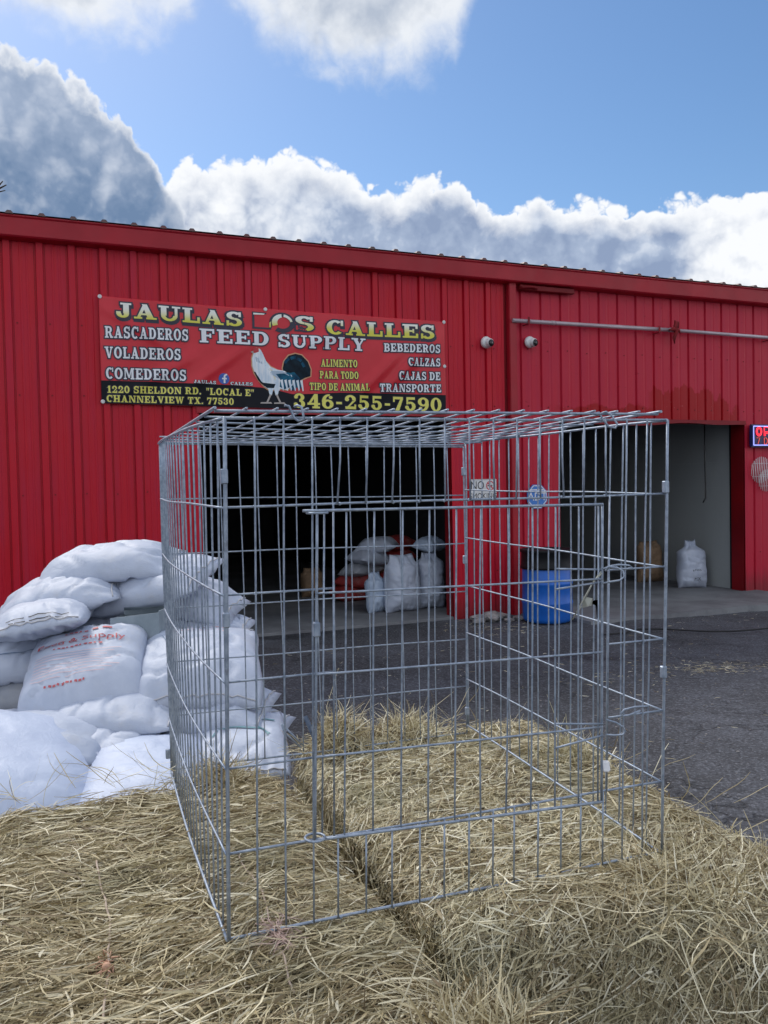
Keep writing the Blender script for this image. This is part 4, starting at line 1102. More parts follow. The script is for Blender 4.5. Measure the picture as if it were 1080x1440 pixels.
def doorway_goods():
    G = 'standing sacks inside the doorways'
    upright('fat white sack standing in the left doorway, left of its twin', 4.43, .82, .74, .52, .34, 51, 'sack', 8, 2, (.62, .8), G)
    upright('white sack standing against the right edge of the left doorway', 4.90, .92, .74, .40, .34, 52, 'sack', -6, 3, (.66, .6), G)
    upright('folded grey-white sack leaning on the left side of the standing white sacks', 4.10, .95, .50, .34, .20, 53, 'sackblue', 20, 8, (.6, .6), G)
    upright('woven white sack with tied neck leaning on the pale partition', 9.45, .80, .72, .46, .32, 54, 'sack', -18, 6, (.55, .42), G,
            prints=(('text', '& FEED', -.28, -.05, .09, .62, 'inkblack', 1), ('text', 'MK', -.68, -.1, .22, .42, 'inkblack', 1)))
    upright('brown paper sack standing behind the white tied sack', 9.42, 1.75, .66, .46, .32, 55, 'sacktan', -10, 4, (.8, .8), G)
    L = 'sacks heaped in the dark of the left doorway'
    def lay(label, x, y, z, dims, seed, mt, turn=0, tilt=(0, 0)):
        return sack(label, wl(x, y, z), math.degrees(WROT)+turn, dims, tilt, seed, mt, seam=False, group=L, n=(28, 20), prints=())
    z0 = .11
    spec = [('red paper sack on the floor deep in the left doorway', 4.2, 2.1, 'sackred'), ('white sack on the floor beside the deep red sack', 4.95, 2.2, 'sack'), ('second-layer red sack at the left of the dark doorway heap', 4.25, 2.1, 'sackred'),
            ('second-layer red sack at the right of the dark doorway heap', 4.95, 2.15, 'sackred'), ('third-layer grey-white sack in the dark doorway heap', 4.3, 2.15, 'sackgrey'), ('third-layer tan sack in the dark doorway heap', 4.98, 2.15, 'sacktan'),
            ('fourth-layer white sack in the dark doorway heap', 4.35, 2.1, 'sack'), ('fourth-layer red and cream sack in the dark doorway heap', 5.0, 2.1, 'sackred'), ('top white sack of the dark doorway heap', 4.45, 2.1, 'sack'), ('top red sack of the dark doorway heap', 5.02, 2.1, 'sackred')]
    for i, (lb, x, y, mt) in enumerate(spec):
        lay(lb, x + .09*math.sin(i*3.3), y + .12*math.cos(i*2.7), z0 + .175*(i//2), (.60, .46, .24), 60+i, mt, 38*math.sin(i*2.2), (7*math.sin(i*1.7), 6*math.cos(i*2.3)))
    lay('bluish white sack slumped on top of the right standing sack', 5.02, 1.15, .86, (.44, .36, .20), 75, 'sackblue', 30, (6, 12))
    upright('short brown sack in the shadow of the left doorway', 3.80, 2.9, .42, .36, .28, 83, 'sacktan', 0, 3, (.7, .8), L)
    # blue drum
    t = thing('plastic_drum', 'blue plastic drum with a black lid standing by the red pillar', 'drum', wl(5.735, -.72, 0.0), WROT)
    bm = NB()
    r = .305
    lathe(bm, [(.02, .004), (r-.05, .0), (r-.012, .02), (r, .06), (r+.002, .22), (r+.010, .235), (r+.010, .255), (r+.002, .27), (r, .46), (r+.010, .475), (r+.010, .495), (r, .51), (r-.002, .66), (r-.02, .70), (r-.05, .72), (.02, .72)], 48)
    obj('drum_body', bm, M['blueplastic'], t)
    bm = NB(); lathe(bm, [(r-.02, .66), (r+.018, .665), (r+.022, .69), (r+.012, .70), (r+.008, .86), (r+.020, .87), (r+.022, .90), (r+.004, .905), (r-.03, .875), (.02, .87)], 48)
    obj('lid', bm, M['blackplastic'], t)
    # rubble at the pillar foot
    k = 0
    for x, y, s in ((5.03, -.26, .09), (5.18, -.30, .13), (5.32, -.25, .09), (4.93, -.42, .07), (5.48, -.45, .06), (5.30, -.52, .05)):
        bm = NB(); bmesh.ops.create_icosphere(bm, subdivisions=3, radius=s)
        for v in bm.verts:
            n_ = v.co.normalized(); v.co *= 1 + .35*mnoise.noise(n_*1.6 + Vector((k*5, 0, 0))) + .12*mnoise.noise(n_*5 + Vector((0, k*5, 0)))
            v.co.z *= .5; v.co.x *= 1.3
        o = obj('rubble_chunk', bm, M['stone'], smooth=False); o.location = wl(x, y, s*.32); o.rotation_euler = (0, 0, k*1.3)
        tag(o, ('pale broken rubble chunk at the pillar foot, ' + ('left one by the wall', 'widest and middle one', 'right one nearest the wall by the drum', 'small leftmost pebble', 'small rightmost pebble', 'smallest, farthest from the wall')[k]), 'rubble', 'rubble at the pillar foot')
        k += 1
    # black cable on the ground
    bm = NB(); pts = []
    for i in range(40):
        f = i/39; p = at(846 + (1180-846)*f, 889 - 8*f - 3*math.sin(f*9) + (4 if f < .12 else 0), 1); 
        d = (p - Vector((0, 0, CAMH))); q = Vector((0, 0, CAMH)) + d*((CAMH-.012)/-d.z)
        pts.append(q)
    tube(bm, pts, .010, 6)
    tag(obj('cable', bm, M['cable'], smooth=True), 'black cable snaking over the asphalt before the right doorway', 'cable')
    # tip of a bare branch over the roof at the far left
    t = thing('tree', 'dark bare tree with one twig tip showing above the roof at the left edge', 'tree', (-12.0, 19.5, 0))
    bm = NB(); tube(bm, [(0, 0, 0), (.1, 0, 2.5), (-.05, .1, 5), (.1, 0, 9.2)], [.2, .16, .11, .03], 9); obj('trunk', bm, M['bark'], t)
    tip = at(9, 260, 19.5) - Vector((-12.0, 19.5, 0))
    bm = NB(); b0 = Vector((0, .05, 7.9)); tube(bm, [b0, b0.lerp(tip, .5)+Vector((0, 0, -.1)), b0.lerp(tip, .8)+Vector((0, 0, -.08)), tip], [.07, .055, .05, .012], 6)
    tube(bm, [b0.lerp(tip, .85)+Vector((0, 0, -.05)), tip+Vector((-.03, 0, -.13))], [.03, .01], 5)
    tube(bm, [b0.lerp(tip, .9)+Vector((0, 0, -.05)), tip+Vector((-.08, 0, .09))], [.035, .012], 5)
    obj('limb', bm, M['bark'], t)
doorway_goods()

# ------------------------------------------------------------------ wire cage
CO = Vector((-.285, 1.397, 0)); CUD = Vector((.9345, .3558, 0)).normalized(); CVD = Vector((-.3558, .9345, 0)).normalized()
def cage():
    g = thing('wire_cage', 'large galvanised wire cage with hinged lid and front door on the hay', 'cage', CO + Vector((0, 0, .91)))
    o0 = CO + Vector((0, 0, .91))
    A = lambda x, y, Y: at(x, y, Y) - o0
    FLt, FLb = A(315, 588, 1.383), A(321, 1322, 1.397)
    FRt, FRb = A(938, 591, 1.711), A(930, 1199, 1.724)
    BLt, BLb = A(224, 624, 2.236), A(241, 1083, 2.250)
    BRt, BRb = A(652, 629, 2.564), A(657, 1031, 2.578)
    bil = lambda a, b, c, d, s, t: (a*(1-s)+b*s)*(1-t) + (c*(1-s)+d*s)*t
    rnd = random.Random(5)
    rv, rh, rf = .0019, .0021, .0029
    def panel(name, a, b, c, d, nv, nh, bow=None, skip=None):
        """corner points: a,b bottom; c,d top"""
        bm = NB()
        out = (b-a).cross(c-a).normalized()
        def p(s, t):
            q = bil(a, b, c, d, s, t)
            return q + (bow(s, t) if bow else Vector())
        jit = [rnd.gauss(0, .0022) for _ in range(nv+1)]; jit[0] = jit[nv] = 0
        jt2 = [rnd.gauss(0, .0022) for _ in range(nv+1)]; jt2[0] = jt2[nv] = 0
        for i in range(nv+1):
            s = i/nv; fr = i in (0, nv)
            N = 10
            tube(bm, [p(s + jit[i]*(1-t)+jt2[i]*t + .0018*math.sin(t*7+i), t) + out*rv*1.0 for t in [k/N for k in range(N+1)]], rf if fr else rv, 6)
        for j in range(nh+1):
            t = j/nh; fr = j in (0, nh)
            tube(bm, [p(s, t + .0012*math.sin(s*9+j)) - out*rh for s in [k/16 for k in range(17)]], rf if fr else rh, 6)
        return obj(name, bm, M['galv'], g)
    outl = -CUD
    panel('back_panel', BLb, BRb, BLt, BRt, 17, 6)
    panel('side_panel', FLb, BLb, FLt, BLt, 18, 6, bow=lambda s, t: outl*(.020*math.sin(math.pi*s)*(.3+t*.7)))
    BRt2, BRb2 = A(654, 622, 2.55), A(658, 1020, 2.57)
    panel('side_panel', FRb, BRb2, FRt, BRt2, 18, 6, bow=lambda s, t: CUD*(.006*math.sin(math.pi*s)))
    # front panel with an opening for the door
    bm = NB(); nv = 18
    fp = lambda s, t: bil(FLb, FRb, FLt, FRt, s, t)
    fo = (FRb-FLb).cross(FLt-FLb).normalized()
    tb, tt, s0, s1 = 1/6, 5/6, 4/18-.014, 15/18+.012
    for i in range(nv+1):
        s = i/nv; r = rf if i in (0, nv) else rv
        j0 = rnd.gauss(0, .0025) if 0 < i < nv else 0
        if s0 < s < s1:
            tube(bm, [fp(s+j0, t)+fo*rv for t in (0, tb*.5, tb)], r, 6); tube(bm, [fp(s+j0*(1 if t < .9 else 0), t)+fo*rv for t in (tt, .92, 1)], r, 6)
        else: tube(bm, [fp(s+j0*math.sin(t*3), t)+fo*rv for t in [k/8 for k in range(9)]], r, 6)
    for s in (s0, s1): tube(bm, [fp(s, t)+fo*rv for t in (tb, .5, tt)], rv, 6)
    for j in range(7):
        t = j/6
        if 1 < j < 5:
            tube(bm, [fp(s, t)-fo*rh for s in (0, s0*.5, s0)], rh, 6); tube(bm, [fp(s, t)-fo*rh for s in (s1, .93, 1)], rh, 6)
        else: tube(bm, [fp(s, t+.001*math.sin(s*8+j))-fo*rh for s in [k/12 for k in range(13)]], rf if j in (0, 6) else rh*1.15, 6)
    for i in range(nv+1):
        for j in range(7):
            s, t = i/nv, j/6
            if not (s0 < s < s1 and tb < t < tt): bmesh.ops.create_icosphere(bm, subdivisions=1, radius=.0034, matrix=Matrix.Translation(fp(s, t)))
    obj('front_panel', bm, M['galv'], g)
    # door hung a little in front of the panel
    DLt, DRt = A(446, 718, 1.428), A(847, 709, 1.632); DLb, DRb = A(443, 1181, 1.436), A(846, 1127, 1.640)
    dp = lambda s, t: bil(DLb, DRb, DLt, DRt, s, t)
    bm = NB(); nd = 11
    for i in range(nd+1):
        s = i/nd; fr = i in (0, nd); j0 = rnd.gauss(0, .003) if not fr else 0
        tube(bm, [dp(s+j0*math.sin(t*2.5), t) for t in [k/8 for k in range(9)]], rf*.95 if fr else rv, 6)
    tube(bm, [dp(.022, t) for t in (0.02, .5, .99)], rv, 6); tube(bm, [dp(.985, t) for t in (0, .5, 1)], rv, 6)
    for t in (0, .255, .507, .752, 1):
        ext = .045 if t == 1 else 0
        tube(bm, [dp(s, t)-fo*-rv for s in [-ext] + [k/10 for k in range(11)]], rf if t in (0, 1) else rh, 6)
    # curled ends where the door swings on the panel wires
    for t, dz in ((1, 1), (0, -1)):
        c = dp(0, t)
        tube(bm, [c + Vector((.018*math.cos(R(a)), .018*math.sin(R(a)), -.004*dz)) for a in range(0, 361, 30)], .0023, 6)
    dr = obj('door', bm, M['galv'], g)
    # sliding latches: bent wire loops
    for t0, (ya, yb, yc, yd) in (('up', (800, 801, 829, 818)), ('low', (1018, 1018, 1052, 1034))):
        bm = NB(); Yl, Yr = 1.600, 1.640
        x0 = 781
        a0, a1 = A(x0, ya, Yl), A(848, yb, Yr-.004); b0, b1 = A(x0, yc, Yl), A(848, yd, Yr-.004)
        tube(bm, [a0, a1], rh, 6); tube(bm, [b0, b1], rh, 6)
        if t0 == 'up':
            lp = [(848, 800), (856, 797), (868, 798), (876, 803), (878, 811), (872, 816), (848, 820)]; l2 = [(851, 803), (858, 796), (870, 794), (884, 795), (890, 798), (880, 800), (862, 799)]
        else:
            lp = [(852, 1012), (866, 1016), (876, 1022), (879, 1028), (876, 1033), (864, 1034), (852, 1033)]; l2 = [(912, 993), (893, 994), (878, 998), (873, 1003), (876, 1007), (884, 1006), (901, 999)]
        tube(bm, [A(x, y, Yr-.012) for x, y in lp], rh, 6); tube(bm, [A(x, y, Yr+.01) for x, y in l2], rh, 6)
        obj('latch', bm, M['galv'], g)
    # sheet clips folded round paired corner wires
    def clip(x, y, Y, h=.026, w=.012, rz=0):
        c = A(x, y, Y); bm = NB()
        box(bm, -w/2, w/2, -.006, .006, -h/2, h/2); bmesh.ops.bevel(bm, geom=bm.edges[:], offset=.002, segments=1, affect='EDGES')
        bm2 = bm; o = obj('clip', bm2, M['galv'], g); o.location = c; o.rotation_euler = (0, 0, R(20+rz))
    for x, y, Y in ((315, 670, 1.384), (318, 872, 1.388), (445, 885, 1.43), (936, 685, 1.712), (933, 945, 1.718), (228, 662, 2.236), (652, 663, 2.55), (654, 787, 2.555), (657, 1000, 2.565), (236, 1060, 2.24)): clip(x, y, Y)
    # lid: a wider panel resting slightly ajar on the rim
    L0, L1, L2, L3 = A(301, 576, 1.375), A(925, 581, 1.690), A(228, 621, 2.238), A(654, 625, 2.56)
    lpz = lambda s, v: bil(L0, L1, L2, L3, s, v) + Vector((0, 0, -.010*math.sin(math.pi*s)*math.sin(math.pi*v)))
    bm = NB(); nn = 17
    for i in range(nn+1):
        s = i/nn; j0 = rnd.gauss(0, .003)
        tube(bm, [lpz(s+j0*v, v) + Vector((0, 0, .0022)) for v in [-.012] + [k/8 for k in range(9)]], rf if i in (0, nn) else rv, 6)
    for j in range(9):
        v = j/8; e = .03 if j == 6 else .0
        tube(bm, [lpz(s, v) - Vector((0, 0, .0022)) for s in [-e] + [k/14 for k in range(15)]], rf if j in (0, 8) else rh, 6)
    obj('lid', bm, M['galv'], g)
    for (xs) in ([(400, 570), (406, 571), (414, 588), (420, 592), (428, 590), (424, 572), (418, 570), (414, 572)], [(832, 582), (842, 580), (848, 590), (856, 600), (866, 602), (868, 596), (860, 584), (852, 579), (846, 581)]):
        bm = NB(); Yk = 1.372 + (xs[0][0]-315)/623*.328 - .006
        tube(bm, [A(x, y, Yk + .004*math.sin(i)) for i, (x, y) in enumerate(xs)], .0023, 6); obj('lid_hook', bm, M['galv'], g)
    # scraps of label hanging on the door
    t = thing('paper_tag', 'crumpled olive paper tag tied on the cage door latch', 'tag', at(823, 845, 1.63))
    bm = NB(); f = [bm.verts.new(v) for v in ((-.007, 0, -.014), (-.003, .003, .009), (.014, -.002, .005), (.016, .004, -.009), (.004, -.004, -.011))]; bm.faces.new(f); bmesh.ops.solidify(bm, geom=bm.faces[:], thickness=.0012); obj('paper', bm, M['tag'], t)
    bm = NB(); tube(bm, [(.0, 0, .006), (.018, 0, .04), (.034, 0, .055)], .0014, 5); tube(bm, [(-.008, 0, -.01), (-.026, .002, -.038), (.012, 0, .03), (.032, 0, .058)], .0014, 5); obj('string', bm, M['tag'], t)
    t = thing('paper_scrap', 'small white torn label stuck on the cage door bar', 'label', at(841, 855, 1.637))
    bm = NB(); bm.faces.new([bm.verts.new(v) for v in ((-.014, -.006, .010), (-.012, -.006, .016), (.002, -.006, .018), (.001, -.006, -.018), (-.004, -.006, -.020), (-.006, -.006, .006))]); bmesh.ops.solidify(bm, geom=bm.faces[:], thickness=.001); obj('paper', bm, M['zipwhite'], t)
    t = thing('plastic_scrap', 'little white plastic scrap at the cage door foot above the hay', 'scrap', at(852, 1077, 1.648))
    bm = NB(); box(bm, -.008, .008, -.003, .003, -.011, .010); bmesh.ops.bevel(bm, geom=bm.edges[:], offset=.0025, segments=2, affect='EDGES')
    for v in bm.verts: v.co.y += .004*math.sin(v.co.z*120)
    obj('plastic', bm, M['zipwhite'], t)
    # bent galvanised feet lying on the hay behind
    t = thing('feeder_rack', 'folded wire feeder lying in the hay behind the cage', 'wire rack', at(415, 1045, 2.42))
    bm = NB(); q = at(415, 1045, 2.42)
    B = lambda x, y, dY=0: at(x, y, 2.42+dY) - q
    tube(bm, [B(396, 1018), (B(400, 1030)), B(424, 1052)], .003, 6); obj('wire', bm, M['galv'], t); bm = NB(); tube(bm, [B(396, 1018, .05), B(430, 1052, .05)], .003, 6); obj('wire', bm, M['galv'], t)
    bm = NB(); 
    for dx in (0,):
        vs = [bm.verts.new(B(*v)) for v in ((426, 1008), (432, 1006), (446, 1036), (444, 1050))]; bm.faces.new(vs)
    bmesh.ops.solidify(bm, geom=bm.faces[:], thickness=.004); obj('tine', bm, M['galv'], t)
cage()

# ------------------------------------------------------------------ hay
def lattice(seed):
    rg = np.random.default_rng(seed); T = rg.random((32, 32, 32)).astype(np.float32)
    def f(p):
        p = np.asarray(p); i = np.floor(p).astype(int); w = p - i; w = w*w*(3-2*w); i %= 32; j = (i+1) % 32
        c = 0
        for a in (0, 1):
            for b in (0, 1):
                for d in (0, 1):
                    ww = (w[:, 0] if a else 1-w[:, 0])*(w[:, 1] if b else 1-w[:, 1])*(w[:, 2] if d else 1-w[:, 2])
                    c = c + ww*T[(j if a else i)[:, 0], (j if b else i)[:, 1], (j if d else i)[:, 2]]
        return c*2 - 1
    return f
NF = [lattice(k) for k in range(6)]
def lumps(P, amp):
    return amp*(NF[0](P*5)*.5 + NF[1](P*11)*.35 + NF[2](P*24)*.25)
def rbox(P, h, r):
    q = np.clip(P, -h+r, h-r); d = P - q; l = np.linalg.norm(d, axis=1, keepdims=True); l[l < 1e-6] = 1
    n = d/l; return q + n*r, n
def ribbons(name, base, mid_dir, nrm, length, width, curl, lift, seed, segs=4):
    """curved flat stems. base (N,3) centre, mid_dir (N,3) tangent, nrm (N,3)"""
    rg = np.random.default_rng(seed); N = len(base)
    side = np.cross(nrm, mid_dir); side /= np.linalg.norm(side, axis=1, keepdims=True) + 1e-9
    roll = rg.normal(0, .9, N)[:, None]
    wv = side*np.cos(roll) + nrm*np.sin(roll)
    u = np.linspace(-.5, .5, segs+1)
    V = np.zeros((N, segs+1, 2, 3), np.float32)
    kink = rg.normal(0, 1, (N, 1))
    for k, a in enumerate(u):
        c = base + mid_dir*(a*length)[:, None] + side*((curl*(a*a*4)*length)[:, None] + .03*kink*np.sin(a*9+kink)*length[:, None]*.5) + nrm*((lift*a + .0)*length)[:, None] - nrm*(np.abs(curl)*.25*a*a*4*length)[:, None]
        tw = 1 - .55*abs(a*2)**3
        V[:, k, 0] = c - wv*(width*tw/2)[:, None]; V[:, k, 1] = c + wv*(width*tw/2)[:, None]
    V = V.reshape(-1, 3)
    b = (np.arange(N)*(segs+1)*2)[:, None]
    F = np.stack([np.stack([b[:, 0]+2*k, b[:, 0]+2*k+1, b[:, 0]+2*k+3, b[:, 0]+2*k+2], 1) for k in range(segs)], 1).reshape(-1, 4)
    return V, F
def mesh_np(name, V, F):
    me = bpy.data.meshes.new(name)
    me.vertices.add(len(V)); me.vertices.foreach_set('co', V.astype(np.float32).ravel())
    me.loops.add(F.size); me.loops.foreach_set('vertex_index', F.astype(np.int32).ravel())
    me.polygons.add(len(F)); me.polygons.foreach_set('loop_start', np.arange(0, F.size, 4, dtype=np.int32)); me.polygons.foreach_set('loop_total', np.full(len(F), 4, np.int32))
    me.update(); me.validate(); return me
def bale(label, u0, u1, v0, v1, z0, z1, n, seed, flow, tufts=(), r=.055, amp=.04, fr=.0, twines=(), jut=1.0, mt='hay'):
    rg = np.random.default_rng(seed)
    c = np.array([(u0+u1)/2, (v0+v1)/2, (z0+z1)/2]); h = np.array([(u1-u0)/2, (v1-v0)/2, (z1-z0)/2])
    ex = np.array(CUD); ey = np.array(CVD); ez = np.array([0, 0, 1.0]); B = np.stack([ex, ey, ez])   # local -> world rows
    wc = np.array(CO) + c @ B
    t = thing('hay_bale', label, 'hay bale', tuple(np.array(CO) + np.array([c[0], c[1], z0]) @ B), math.atan2(CUD.y, CUD.x), 'hay bales under the cage')
    # packed core
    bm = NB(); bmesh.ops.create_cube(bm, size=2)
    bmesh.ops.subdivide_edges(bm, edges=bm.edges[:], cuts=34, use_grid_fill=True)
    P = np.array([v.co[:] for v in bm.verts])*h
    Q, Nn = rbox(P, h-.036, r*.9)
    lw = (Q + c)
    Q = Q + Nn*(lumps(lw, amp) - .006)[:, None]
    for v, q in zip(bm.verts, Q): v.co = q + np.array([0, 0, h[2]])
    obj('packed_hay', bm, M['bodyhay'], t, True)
    # stems
    areas = np.array([4*h[0]*h[1]*1.0, 4*h[0]*h[2]*.9, 4*h[0]*h[2]*.12, 4*h[1]*h[2]*.3, 4*h[1]*h[2]*.3])   # top, front, back, left, right
    face = rg.choice(5, n, p=areas/areas.sum())
    a, b = rg.uniform(-1, 1, n), rg.uniform(-1, 1, n)
    P = np.zeros((n, 3))
    for k in range(5):
        s = face == k
        if k == 0: P[s] = np.stack([a[s]*h[0], b[s]*h[1], np.full(s.sum(), h[2])], 1)
        elif k in (1, 2): P[s] = np.stack([a[s]*h[0], np.full(s.sum(), -h[1] if k == 1 else h[1]), b[s]*h[2]], 1)
        else: P[s] = np.stack([np.full(s.sum(), -h[0] if k == 3 else h[0]), a[s]*h[1], b[s]*h[2]], 1)
    Q, Nn = rbox(P, h, r)
    off = lumps(Q + c, amp) + rg.normal(-.008, .012, n)
    Q = Q + Nn*off[:, None]
    # flow: mostly along u, drifting with a slow noise; drooping on the upright faces
    ang = flow + NF[3]((Q+c)*3.0)*.8 + NF[4]((Q+c)*9.0)*.6 + rg.normal(0, .62, n)
    ang = ang + (face == 1)*rg.normal(.5, .8, n)
    wild = rg.random(n) < .18; ang[wild] = rg.uniform(0, math.pi, wild.sum())
    up = np.array([0, 0, 1.0]); e1 = np.where(np.abs(Nn[:, 2:3]) > .6, np.array([1.0, 0, 0]), np.cross(up, Nn)); e1 = e1 - Nn*np.sum(e1*Nn, 1, keepdims=True); e1 /= np.linalg.norm(e1, axis=1, keepdims=True)+1e-9
    e2 = np.cross(Nn, e1)
    D = e1*np.cos(ang)[:, None] + e2*np.sin(ang)[:, None]
    L = np.clip(rg.lognormal(math.log(.070), .5, n), .018, .22); Wd = np.clip(rg.normal(.0023, .0008, n), .0011, .005)
    chaff = rg.random(n) < .10; L[chaff] = rg.uniform(.012, .035, chaff.sum()); Wd[chaff] = rg.uniform(.003, .0065, chaff.sum())
    lift = rg.normal(0, .075, n)
    stick = rg.random(n) < .035*jut; lift[stick] = rg.normal(0, .55, stick.sum()); L[stick] *= .8
    curl = rg.normal(0, .055, n)
    for ax in (0, 1):                                   # stems do not bridge from bale to bale
        over = np.abs(Q[:, ax]) + .5*L*np.abs(D[:, ax]) - (h[ax] + .012)
        keep = rg.random(n) > .04*jut
        L = np.where((over > 0) & keep, np.maximum(L - 2*over/np.maximum(np.abs(D[:, ax]), .3), .015), L)
    V, F = ribbons('hay', Q, D, Nn, L, Wd, curl, lift, seed+1, 3)
    VV, FF = [V], [F]; k0 = len(V)
    # tufts: loose raised clumps (u, v, radius, height, count)
    for (tu, tv, tr, th, tn) in tufts:
        p = np.stack([rg.normal(tu-c[0], tr*.5, tn), rg.normal(tv-c[1], tr*.5, tn), np.zeros(tn)], 1)
        rr = np.hypot(p[:, 0]-(tu-c[0]), p[:, 1]-(tv-c[1]))/tr
        p[:, 2] = h[2] + rg.random(tn)*th*np.exp(-rr*rr*1.5)
        d = rg.normal(0, 1, (tn, 3)); d[:, 2] = np.abs(d[:, 2])*.9; d /= np.linalg.norm(d, axis=1, keepdims=True)
        nn = np.cross(d, rg.normal(0, 1, (tn, 3))); nn /= np.linalg.norm(nn, axis=1, keepdims=True)
        v, f = ribbons('t', p, d, nn, np.clip(rg.lognormal(math.log(.09), .45, tn), .03, .22), np.clip(rg.normal(.0026, .0008, tn), .0012, .005), rg.normal(0, .25, tn), np.zeros(tn), seed+7)
        VV.append(v); FF.append(f+k0); k0 += len(v)
    V = np.concatenate(VV); F = np.concatenate(FF)
    V[:, 2] += h[2]
    o = obj('loose_stems', mesh_np('loose_stems', V, F), M[mt], t); o['kind'] = 'stuff'
    # twines and their knots (u, v0, v1, knot v or None, knot material)
    for (tu, ta, tb, kv, km) in twines:
        bm = NB(); pts = []
        for i in range(50):
            v = ta + (tb-ta)*i/49
            u = tu + .010*math.sin(v*9) + .004*mnoise.noise(Vector((v*20, tu, 0)))
            q = np.array([[u, v, z1]]); zz = z1 + float(lumps(q, amp)[0]) + .010 + .009*mnoise.noise(Vector((v*14, 0, tu)))
            pts.append((u-c[0], v-c[1], zz-z0))
        tube(bm, pts, .0021, 6); obj('twine', bm, M['twine'], t, True)
        if kv is not None:
            bm = NB(); kp = Vector((tu-c[0], kv-c[1], z1 + float(lumps(np.array([[tu, kv, z1]]), amp)[0]) + .022 - z0)); rr = random.Random(int(kv*1000)+3)
            big = km == 'twinepink'
            # frayed fibres combed towards the camera, matted flat
            for i in range(60 if big else 26):
                f0 = Vector((rr.gauss(0, .35), rr.uniform(-1, .55), rr.gauss(.05, .16)))
                ln = rr.uniform(.015, .060 if big else .026)
                p0 = kp + Vector((rr.gauss(0, .006), rr.gauss(.01, .012), rr.gauss(-.004, .004)))
                d = f0.normalized()*ln
                e = Vector((rr.gauss(0, 1), rr.gauss(0, 1), rr.gauss(0, .4)))*.009
                tube(bm, [p0, p0 + d*.5 + e, p0 + d + Vector((e.y, 0, -.010))], [.0013, .0010, .0005], 4)
            if not big: bmesh.ops.create_icosphere(bm, subdivisions=2, radius=.008, matrix=Matrix.Translation(kp - Vector((0, 0, .004))))
            obj('twine_knot', bm, M[km], t, True)
    return t
LOW = .46
bale('wide hay bale at the left under the front left cage corner, with twine', -.44, .305, -.62, .85, LOW, .897, 98000, 21, .12, amp=.026, mt='haybrown', jut=.7, tufts=((.12, .84, .10, .035, 800), (.30, -.36, .09, .02, 700)),
     twines=((-.20, -.30, .42, .03, 'twineorange'), (.085, -.16, .36, -.015, 'twinepink')))
bale('hay bale at the right under the cage with a ragged open front', .382, 1.19, -.12, 1.02, LOW, .893, 112000, 22, .5, amp=.030, tufts=((.52, .97, .09, .12, 1300), (.74, 1.0, .13, .06, 1300), (1.1, .62, .10, .045, 800), (.9, -.11, .22, .025, 1500)), jut=1.15)
bale('lower hay bale beneath the ragged right hay bale', .36, 1.22, -.14, 1.0, .02, .455, 9000, 23, .5, amp=.05)
bale('lower hay bale beneath the wide left hay bale', -.44, .33, -.62, .84, .02, .455, 3000, 24, .1, amp=.04)
# a few long wild stalks standing off the bales' far edge
def stalks():
    rg = np.random.default_rng(5); bmn = []
    spots = [(590, 1010, 2.62, 16), (655, 1020, 2.62, 10), (885, 1080, 2.02, 10), (30, 1120, 2.08, 12), (140, 1095, 2.12, 10), (210, 1085, 2.15, 9), (980, 1120, 1.9, 4), (1050, 1170, 1.75, 3), (430, 1055, 2.3, 8)]
    B, D, N_, L_, W_ = [], [], [], [], []
    for x, y, Y, n in spots:
        for i in range(n):
            p = np.array(at(x + rg.normal(0, 26), y + 4, Y)); d = np.array([rg.normal(0, .8), rg.normal(0, .4), abs(rg.normal(.35, .35))]); d /= np.linalg.norm(d)
            nn = np.cross(d, rg.normal(0, 1, 3)); nn /= np.linalg.norm(nn); l = rg.uniform(.08, .20)
            B.append(p + d*l*.32); D.append(d); N_.append(nn); L_.append(l); W_.append(rg.uniform(.0012, .0024))
    V, F = ribbons('s', np.array(B), np.array(D), np.array(N_), np.array(L_), np.array(W_), rg.normal(0, .12, len(B)), np.zeros(len(B)), 9, 6)
    o = obj('hay_wisps', mesh_np('hay_wisps', V, F), M['hay']); o['kind'] = 'stuff'; tag(o, 'loose hay stalks standing up along the bale edges', 'hay')
stalks()
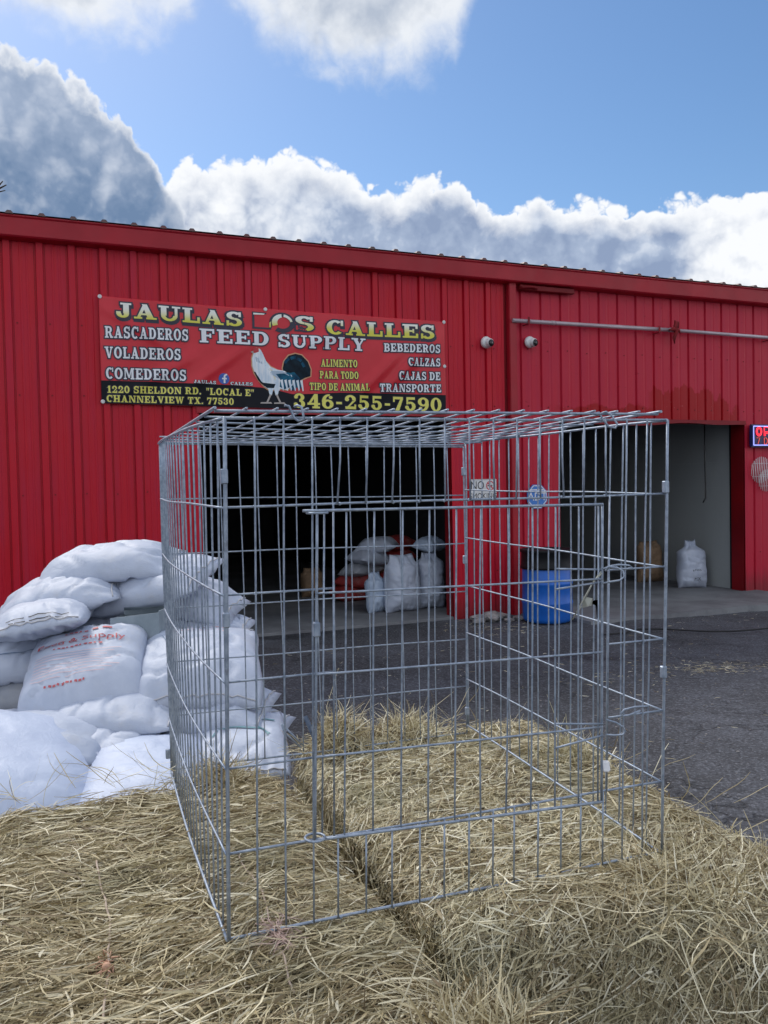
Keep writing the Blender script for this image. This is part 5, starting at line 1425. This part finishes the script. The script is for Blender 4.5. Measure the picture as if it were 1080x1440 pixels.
def litter():
    rg = np.random.default_rng(8)
    B, L = [], []
    def cl(x, y, sx, sy, n):
        for _ in range(n):
            px, py = x + rg.normal(0, sx), y + rg.normal(0, sy); p = at(px, py, 1); d = p - Vector((0, 0, CAMH))
            if d.z > -.08: continue
            q = Vector((0, 0, CAMH)) + d*(CAMH/-d.z)
            if (WMAT.inverted() @ q).y > -.05: continue
            B.append(q[:2])
    cl(1010, 938, 45, 4, 300); cl(950, 985, 70, 30, 50); cl(720, 905, 120, 20, 60); cl(500, 960, 120, 40, 70); cl(1010, 870, 60, 10, 50); cl(700, 882, 40, 5, 160); cl(860, 940, 80, 20, 150)
    B = np.array(B); n = len(B)
    z = np.array([.02*mnoise.noise(Vector((x*.35, y*.35, 0))) - .015 for x, y in B])
    P = np.concatenate([B, (z + .010)[:, None]], 1)
    a = rg.uniform(0, math.pi, n); D = np.stack([np.cos(a), np.sin(a), np.zeros(n)], 1); N_ = np.tile([0, 0, 1.0], (n, 1))
    V, F = ribbons('l', P, D, N_, rg.uniform(.02, .08, n), rg.uniform(.0015, .004, n), rg.normal(0, .15, n), rg.normal(0, .04, n), 3)
    o = obj('straw_litter', mesh_np('straw_litter', V, F), M['hay']); o['kind'] = 'stuff'; tag(o, 'scattered straw litter on the dark asphalt', 'straw')
    # grit and little stones
    bm = NB()
    for i in range(170):
        px, py = rg.uniform(330, 1090), 1120 - 250*rg.random()**1.3; d = at(px, py, 1) - Vector((0, 0, CAMH)); q = Vector((0, 0, CAMH)) + d*(CAMH/-d.z)
        if (WMAT.inverted() @ q).y > -.1: continue
        s = rg.uniform(.003, .009)
        bmesh.ops.create_icosphere(bm, subdivisions=1, radius=s, matrix=Matrix.Translation((q.x, q.y, s*.2 - .01 + .02*mnoise.noise(Vector((q.x*.35, q.y*.35, 0))))) @ Matrix.Diagonal((1.3, 1, .6, 1)))
    o = obj('grit', bm, M['stone']); o['kind'] = 'stuff'; tag(o, 'small grit and pebbles over the asphalt', 'grit')
litter()
